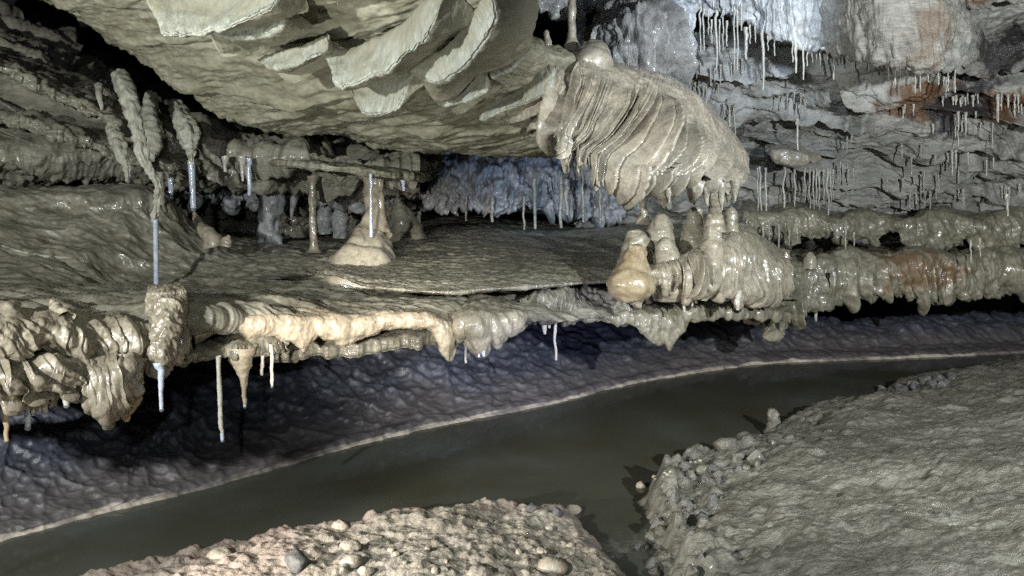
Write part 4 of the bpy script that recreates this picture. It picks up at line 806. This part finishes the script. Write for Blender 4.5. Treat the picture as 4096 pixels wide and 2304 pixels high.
# cut stump and small things on the left shelf
def stump():
    xs0 = np.array([(143, 294), (186, 292), (190, 330), (184, 352), (152, 352), (146, 330)], float)
    rows = [[(150, 288, 3.62), (158, 287, 3.62), (166, 287, 3.62), (174, 287, 3.62), (182, 287, 3.62)],
            [(146, 293, 3.3), (156, 292.5, 3.27), (166, 292.5, 3.25), (176, 292, 3.27), (187, 291.5, 3.3)],
            [(146.5, 297, 3.26), (156, 297, 3.22), (166, 297, 3.2), (176, 297, 3.22), (188, 296, 3.27)],
            [(147, 316, 3.2), (156, 317, 3.14), (166, 318, 3.12), (176, 317, 3.15), (189, 316, 3.26)],
            [(146, 338, 3.18), (156, 340, 3.08), (166, 341, 3.06), (176, 338, 3.12), (190, 334, 3.3)],
            [(148, 356, 3.2), (156, 360, 3.1), (163, 364, 3.08), (176, 354, 3.18), (190, 348, 3.35)],
            [(150, 356, 3.5), (156, 358, 3.5), (163, 360, 3.5), (176, 354, 3.5), (188, 348, 3.6)]]
    G = sheet(rows, 160, 200, lambda P, U, V, N: 0.018 * fb(P, 0.12, 4, 5) + 0.012 * ridged(P * np.array([1, 1, .5]), 0.06, 3, 2) + 0.003 * fb(P, 0.02, 2) - 0.05 * (smooth(0.06, 0.0, U) + smooth(0.94, 1.0, U)))
    return tag(sheet_obj('flowstone_stump', G, M_lipmud, None, None, G[150, 80]), 'square-topped broken brown stump cut into the lip under the clear straw', 'stump')
stump()
spel('stalagmite', 'glossy pale rounded boss at the very left end of the shelf', SG, M_lipmud, [(2, 352, 2.80, 34), (2, 330, 2.80, 32), (3, 316, 2.80, 26), (4, 307, 2.80, 18), (5, 302, 2.80, 11), (5, 300, 2.80, 3)], 36, 0.03, 0.10, 60, flutes=5, famp=0.08)
spel('stalagmite', 'small leaning whitish nub on the shelf between the boss and the stump', SG, M_stal, [(66, 318, 2.9, 9), (60, 312, 2.92, 6), (54, 305, 2.95, 4.5), (52, 301, 2.96, 3), (52, 299.5, 2.96, .6)], 16, 0.01, 0.04)
spel('rim', 'narrow pale raised rim of calcite running across the mud at the left of the shelf', 'rim', M_curt, [(x, y, floor_d(x, y) + .01, r) for x, y, r in ((2, 246, 1.2), (16, 251, 2), (30, 254, 1.5), (46, 257, 2.2), (64, 258, 1.6), (84, 262, .8))], 10, 0.006, 0.04)
# ---- straws and pendants below the lips
straw('clear straw below the stump with a bright drop', [(159, 362, 3.05, 6), (160.5, 370, 3.05, 3.4), (161, 378, 3.05, 2.6), (161.5, 409, 3.05, 2.2)], mat=M_clear, drop=(161.5, 410, 3.05, 2.3))
straw('longest cream straw under the broken plate with a clear tip', [(218.5, 356, 3.3, 2.6), (219, 380, 3.3, 2.2), (220, 410, 3.3, 2.4), (221.5, 430, 3.3, 2.2), (222.3, 437, 3.3, 1.8)], clear=[(222.2, 433, 3.3, 2), (222.6, 440, 3.3, 1.9)], drop=(222.6, 441, 3.3, 1.9))
spel('stalactite', 'broad cream cone-shaped stalactite tapering to a straw beneath the plate', ST, M_lip, [(241, 346, 3.4, 15), (241, 356, 3.4, 13), (242.5, 366, 3.4, 9), (243.5, 376, 3.4, 5), (244.3, 386, 3.4, 3), (244.6, 398, 3.4, 2.2), (244.8, 404, 3.4, 1.6)], 22, 0.006, 0.04, 60, straw=[(244.7, 400, 3.4, 1.9), (244.9, 406, 3.4, 1.6)], drop=(244.9, 407, 3.4, 1.7))
straw('thick short cream straw, left of the pair beside the cone', [(262.5, 346, 3.5, 2.6), (262.3, 360, 3.5, 2), (262, 375, 3.5, 1.4)])
straw('longer cream straw, right of the pair beside the cone', [(271, 344, 3.5, 2.6), (271.3, 362, 3.5, 2), (272, 386, 3.5, 1.6)], drop=(272, 387, 3.5, 1.6))
straw('thin cream straw hanging beside the bulbous grey lobe', [(464.5, 332, 4.1, 4.5), (465.5, 340, 4.1, 3), (466, 346, 4.1, 1.8), (466, 363, 4.1, 1.4)])
straw('short clear dripping nub under the grey lobe, left of two', [(479, 350, 4.0, 1.6), (479.2, 357, 4.0, 1.3)], mat=M_clear)
straw('short clear dripping nub under the grey lobe, right of two', [(483.5, 350, 4.0, 2.2), (483.7, 356, 4.0, 1.8)], mat=M_clear)
straw('thick cream pendant under the rubble ledge, left of the long thin straw', [(543, 314, 4.7, 4.2), (544, 324, 4.7, 3.2), (545, 334, 4.7, 1.4)], name='stalactite', cat=ST)
straw('stub straw between the thick pendant and the long thin straw', [(549, 314, 4.7, 2.6), (549.2, 328, 4.7, 1.2)])
straw('long thin cream straw under the rubble ledge', [(555.5, 312, 4.7, 2.4), (555.3, 330, 4.7, 1.5), (556, 360, 4.7, 1.3)])
straw('yellow-brown straw at the left edge of the frame', [(4.5, 396, 2.7, 5), (5, 410, 2.7, 4), (6.5, 426, 2.7, 3), (7, 441, 2.7, 2.4)], mat=M_stalt)
for x, y0, y1, r, w in ((27.5, 398, 427, 3, 'longest blue-tipped'), (33, 396, 413, 2, 'thin'), (39, 396, 411, 2.6, 'middle stubby'), (45, 394, 412, 2.6, 'stout pale'), (66, 396, 405, 2.8, 'lone short')):
    straw(w + ' straw with a drop under the left hanging folds', [(x, y0 - 6, 2.8, r * 2), (x, y0, 2.8, r * 1.3), (x + .5, y1, 2.8, r)], mat=M_clear if r > 2.9 else None, drop=(x + .5, y1 + 1, 2.8, r))
spel('stalactite', 'pale broad tooth with a brown side at the right end of the left folds', ST, M_stalt, [(138, 356, 3.1, 10), (136, 376, 3.1, 8), (131, 396, 3.1, 8), (127, 412, 3.1, 6), (126, 421, 3.1, 2)], 22, 0.02, 0.06)
spel('stalactite', 'rounded cream bulb hanging in front of the brown-sided tooth', ST, M_stal, [(126, 356, 3.0, 7), (122, 372, 2.97, 8), (116, 388, 2.95, 7), (110, 400, 2.95, 5), (107, 406, 2.95, 1.5)], 22, 0.01, 0.06)
# ---- straws on the layered right wall, by place
def place(depth, label, group, lst, mat=None):
    for x, y0, y1, r in lst:
        r *= 0.72; mat = mat or M_grey
        straw(label, [(x, y0 - 7, depth, r * 1.7), (x, y0 + 1, depth, r * 1.2), (x + .2, (y0 + y1) / 2, depth, r), (x + .3, y1, depth, r * .8)], group, mat, None, seg=8)
z3 = lambda a: [(683 + .1326 * x, .1326 * y0, .1326 * y1, r) for x, y0, y1, r in a]
z6 = lambda a: [(683 + .1326 * x, 192 + .1326 * y0, 192 + .1326 * y1, r) for x, y0, y1, r in a]
place(5.45, 'slender white straw in the dense row under the white flowstone', 'straws under the white flowstone',
      z3([(20, 120, 280, .9), (50, 130, 300, .8), (75, 90, 250, .8), (130, 100, 390, 1.0), (158, 120, 380, 1.0), (190, 130, 260, .8), (215, 200, 330, .9), (250, 130, 525, 1.5), (275, 200, 420, .9), (300, 180, 380, .8), (330, 210, 350, 1.1), (385, 110, 520, 1.0), (408, 130, 525, 1.1), (440, 80, 230, 1.2), (475, 260, 450, 2.2), (505, 240, 330, 1.0), (545, 230, 320, .9), (600, 260, 680, 1.8), (640, 280, 380, .9), (690, 300, 420, .9)]))
place(5.35, 'pale straw below the right half of the white flowstone', 'straws on the right of the white flowstone',
      z3([(825, 360, 470, .9), (850, 370, 550, 1.8), (905, 380, 600, 1.3), (935, 360, 500, .9), (975, 350, 470, 1.2), (1005, 360, 450, .9), (1035, 370, 490, 1.2), (1090, 350, 450, 1.0), (1135, 440, 600, 1.2), (1180, 380, 460, .9), (1235, 410, 500, 1.0)]))
place(5.3, 'short grey drip on the fringe of the rounded lobe', 'drips under the rounded lobe',
      z3([(1280, 440, 540, 1.0), (1310, 430, 520, .9), (1345, 430, 500, 1.0), (1400, 480, 540, .9), (1550, 500, 600, 1.0), (1598, 490, 640, 1.3), (1640, 520, 580, .9), (1690, 530, 600, .9), (1752, 540, 700, 1.1), (1790, 560, 690, .9), (1850, 540, 620, 1.0), (1925, 550, 640, 1.0), (2000, 560, 690, 1.2), (2050, 560, 700, 1.0)]))
place(5.9, 'thin pale straw below the black stain at the right edge', 'straws near the right edge',
      z3([(2150, 560, 660, .9), (2185, 580, 690, 1.0), (2205, 590, 720, 1.0), (2225, 560, 780, 1.0), (2360, 590, 690, 1.3), (2500, 730, 880, 1.3), (2530, 590, 850, 1.0), (2555, 580, 860, 1.2), (2450, 720, 800, .9)]))
straw('lone thin straw above the drapery on the layered wall, left one', [(729, 110, 6.4, 2), (729.3, 118, 6.4, 1), (729.5, 127, 6.4, .7)])
straw('lone long white straw on the layered wall above the pinkish ledge', [(797, 119, 6.2, 2), (797.6, 126, 6.2, 1.1), (798, 150, 6.2, .9)])
place(6.3, 'long grey straw in the row right of the drapery', 'straws below the pinkish ledge',
      z6([(560, -130, 150, .8), (578, -140, 232, 1.2), (622, -130, 242, 1.3), (765, -150, 230, 1.4), (842, -120, 155, 1.2), (920, -130, 60, 1.0), (955, -120, 130, 1.0), (985, -110, 155, 1.1), (1008, -120, 110, 1.1), (1030, -110, 140, 1.3), (1060, -120, 90, 1.0), (1090, -130, 252, 1.6), (1110, -110, 100, 1.2), (1130, -120, 60, 1.0)]))
place(6.4, 'tiny straw on the thin layers in the middle of the right wall', 'tiny straws on the middle layers',
      z3([(1185, 1270, 1380, .8), (1205, 1290, 1340, .8), (1242, 1300, 1390, .9), (1283, 1320, 1390, .9), (1540, 1390, 1450, .9), (1815, 1340, 1450, 1.0), (1925, 1370, 1460, .9), (1997, 1180, 1260, .7), (2290, 1260, 1330, 1.0), (2340, 1150, 1260, 1.2), (1300, 860, 1000, 1.0), (1240, 870, 940, .9), (1515, 850, 920, .8), (1550, 860, 950, .8), (1705, 900, 970, 1.2)]))
place(5.9, 'small drip tooth on the fringe of the olive shelf', 'drip teeth of the olive shelf',
      z6([(605, 310, 385, 1.2), (648, 310, 360, .9), (720, 300, 430, 1.3), (800, 340, 400, 1.3), (862, 330, 390, 1.0), (1225, 330, 430, 1.2), (1290, 360, 410, 1.0), (2240, 400, 490, 1.0), (2170, 420, 520, 1.0)]))
straw('stout straw hanging into the dark gap under the stained shelf', [(815, 302, 5.9, 3), (815.8, 310, 5.9, 1.6), (816, 321, 5.9, 1.2)])
straw('single pale straw above the stained shelf beside the brown patch', [(834, 272, 5.7, 2.2), (834.4, 278, 5.7, 1.2), (834.6, 286, 5.7, .9)])
straw('solitary thin straw high over the shelf close to the right edge', [(1007, 194, 6.3, 2), (1007.5, 204, 6.3, 1), (1007.8, 216, 6.3, .8)])
for x, y0, y1, r, w in ((684.5, 292, 312, 1.6, 'left'), (692, 296, 306, 1.2, 'second'), (696, 294, 303, 1.6, 'middle'), (709.5, 288, 295, 1, 'short'), (722, 294, 302, 1.6, 'fourth'), (737, 300, 310, 2.2, 'rightmost')):
    straw(w + ' small drip under the fluted mound of the cluster', [(x, y0 - 10, 4.5, r * 2.6), (x, y0, 4.5, r * 1.5), (x + .3, y1, 4.5, r * .8)])
# fine drips all along the layers
RS = np.random.RandomState(21); fine = {}
bands = [('fine drip hanging from the pale bands below the white flowstone', 'fine drips below the white flowstone', 690, 840, 62, 108, 34), ('fine drip on the wavy layers below the rounded lobe', 'fine drips below the rounded lobe', 850, 1020, 76, 130, 36),
         ('fine drip on the grey layers level with the drapery', 'fine drips on the grey layers', 760, 1020, 130, 196, 40)]
for lab, grp, x0, x1, y0, y1, cnt in bands:
    cx = RS.uniform(x0, x1, 9); cyy = RS.uniform(y0, y1, 9)
    for k in range(cnt):
        c = RS.randint(9); px = np.clip(cx[c] + RS.normal(0, 9), x0, x1); py = cyy[c] + (px - cx[c]) * -0.12 + RS.normal(0, 1.2)
        Ln = RS.gamma(2.2, 4.0) + 3; r = RS.uniform(.45, .95); d = wall_d(px, py) - 0.03
        straw(lab, [(px, py - 3, d, r * 2.2), (px, py + 1, d, r * 1.3), (px, py + Ln, d, r * .8)], grp, M_grey, seg=6)
# pinkish ledge on the right wall
lip('pinkish_ledge', 'smooth pinkish lens-shaped ledge on the layered wall right of the drapery', 'rock ledge', M_drape,
    [(765, 150, 6.4), (785, 146, 6.3), (800, 148, 6.3), (820, 156, 6.4)], [(765, 152), (775, 160), (790, 166), (805, 165), (820, 160)], nu=120, bulge=0.12, lump=0.02, flute=0.02, seed=20)
# ---- stones on the gravel bank
def stone(label, px, py, rx, mat, z0=0.07, flat=0.6, group=None, rot=0.0, seed=0):
    T = MH if (px > 632) else GH
    z = 0.08
    for _ in range(8):
        c = at_z(px, py, z)
        u = np.clip((c[0] - T[1]) / (T[2] - T[1]), 0, 1) ** (1 / T[5]); v = np.clip((c[1] - T[3]) / (T[4] - T[3]), 0, 1) ** (1 / T[6])
        z = 0.5 * z + 0.5 * max(0.0, T[0][int(v * (T[0].shape[0] - 1)), int(u * (T[0].shape[1] - 1))])
    r = rx * c[1] / F_PX
    n, m = 20, 16; a = np.linspace(0, 2 * np.pi, n, endpoint=False); t = np.linspace(-np.pi / 2, np.pi / 2, m)
    V = np.stack([np.outer(np.cos(t), np.cos(a)), np.outer(np.cos(t), np.sin(a)) * 0.75, np.outer(np.sin(t), np.ones(n)) * flat], -1).reshape(-1, 3)
    V = V * (1 + 0.28 * fb(V + seed * 3.1, 0.9, 3)[:, None])
    if mat is M_mud or mat is M_dstone:                     # broken faces
        rs = np.random.RandomState(seed)
        for _ in range(9):
            nn = rs.normal(size=3); nn /= np.linalg.norm(nn); nn[2] *= flat; dd = V @ nn - rs.uniform(0.35, 0.65)
            V = V - np.clip(dd, 0, None)[:, None] * nn
        V = V * (1 + 0.12 * fb(V + seed, 0.35, 3)[:, None]) * 1.25
    cr_, sr = math.cos(rot), math.sin(rot); V = np.stack([V[:, 0] * cr_ - V[:, 1] * sr, V[:, 0] * sr + V[:, 1] * cr_, V[:, 2]], 1) * r + c + np.array([0, 0, r * flat * 0.35])
    return tag(mk('stone', V, grid_faces(m, n, True), mat, None, c), label, 'stone', group)
stone('dark half-wet stone with a black shadow in the middle of the gravel bank', 300, 567, 15, M_dstone, .09, .8, seed=1)
stone('biggest smooth pale stone, upper one of two right of the dark stone', 350, 549, 12, M_stone, .09, .6, seed=2)
stone('smooth pale oval stone, lower one of two right of the dark stone', 351, 564, 13, M_stone, .08, .5, seed=3, rot=.3)
stone('pale stone at the bottom edge beside the oval one', 366, 573, 9, M_stone, .08, .6, seed=4)
stone('grey angular stone on the far rim of the gravel bank', 533, 511, 6, M_dstone, .07, .9, seed=5)
stone('second grey stone on the far rim, near the point of the bank', 556, 514, 6, M_dstone, .07, .9, seed=6)
stone('broad pale slab stone at the point of the gravel bank', 573, 511, 9, M_stone, .06, .5, seed=7)
stone('reddish low stone at the left part of the gravel bank', 220, 556, 14, M_stone, .06, .45, seed=8)
stone('glossy pale block at the bottom of the gravel bank near its point', 552, 569, 18, M_stone, .10, .5, seed=9)
stone('lump of pale stones heaped near the middle rim of the bank', 340, 529, 9, M_stone, .08, .8, seed=10)
stone('wet bluish stone lying at the foot of the mud bank', 638, 550, 7, M_dstone, .05, .8, seed=11)
stone('tiny white stone on the near corner of the mud bank', 641, 487, 5, M_stone, .06, .8, seed=12)
spel('mud_lump', 'small upright grey lump standing on the crest of the mud bank edge', 'mud lump', M_mud, [(775, 440, 4.7, 12), (774, 428, 4.72, 9), (773, 418, 4.74, 6.5), (773, 411, 4.75, 4.5), (773, 408.5, 4.75, 1)], 16, 0.02, 0.05)
stone('flat muddy block on the edge of the mud bank', 728, 449, 14, M_mud, .10, .6, seed=14)
stone('bluish wet pebble among the dark rubble on the far mud bank', 878, 397, 4, M_dstone, .08, 1.0, seed=15)
R = np.random.RandomState(3)
for k in range(40):
    t = R.uniform(0, 1) ** 1.1; px = np.interp(t, [0, .35, .6, 1], [645, 648, 700, 800]) + R.uniform(-4, 70) * (1 - .5 * t); py = np.interp(t, [0, .35, .6, 1], [574, 500, 464, 412]) + R.uniform(2, 26) * (1 - .4 * t)
    if px < 636 + (576 - py) * 0.0: continue
    stone('mud coated angular lump in the rubble along the stream edge of the mud bank', px, py, R.uniform(3, 11) * (1.1 - .4 * t), M_mud if R.rand() < .85 else M_dstone, .10, R.uniform(.5, 1.0), 'rubble lumps on the rim of the mud bank', R.uniform(0, 3), k + 150)
for k in range(16):
    px = R.uniform(380, 600); py = R.uniform(522, 576)
    if px > 560 and py < 545: continue
    stone('small rounded pale stone lying loose on the right part of the gravel bank', px, py, R.uniform(2.5, 6.5), M_stone, .085, R.uniform(.4, .8), 'loose stones on the gravel bank', R.uniform(0, 3), k + 20)
for k in range(16):
    t = k / 15; px = 655 + t * 45 + R.uniform(-4, 4); py = 478 - t * 18 + R.uniform(-2, 4)
    stone('tiny pale pebble on the water edge of the mud bank', px, py, R.uniform(1.2, 2.6), M_stone, .05, .7, 'pebbles along the mud bank edge', 0, k + 80)
for k in range(26):
    px = R.uniform(868, 960); py = 397 - (px - 868) * 0.22 + R.uniform(-3, 6)
    stone('dark rubble stone heaped on the far edge of the mud bank', px, py, R.uniform(3, 7), M_dstone, .10, R.uniform(.6, 1.0), 'dark rubble on the far mud bank', R.uniform(0, 3), k + 110)
for o in C.objects:
    if '_base' in o: del o['_base']
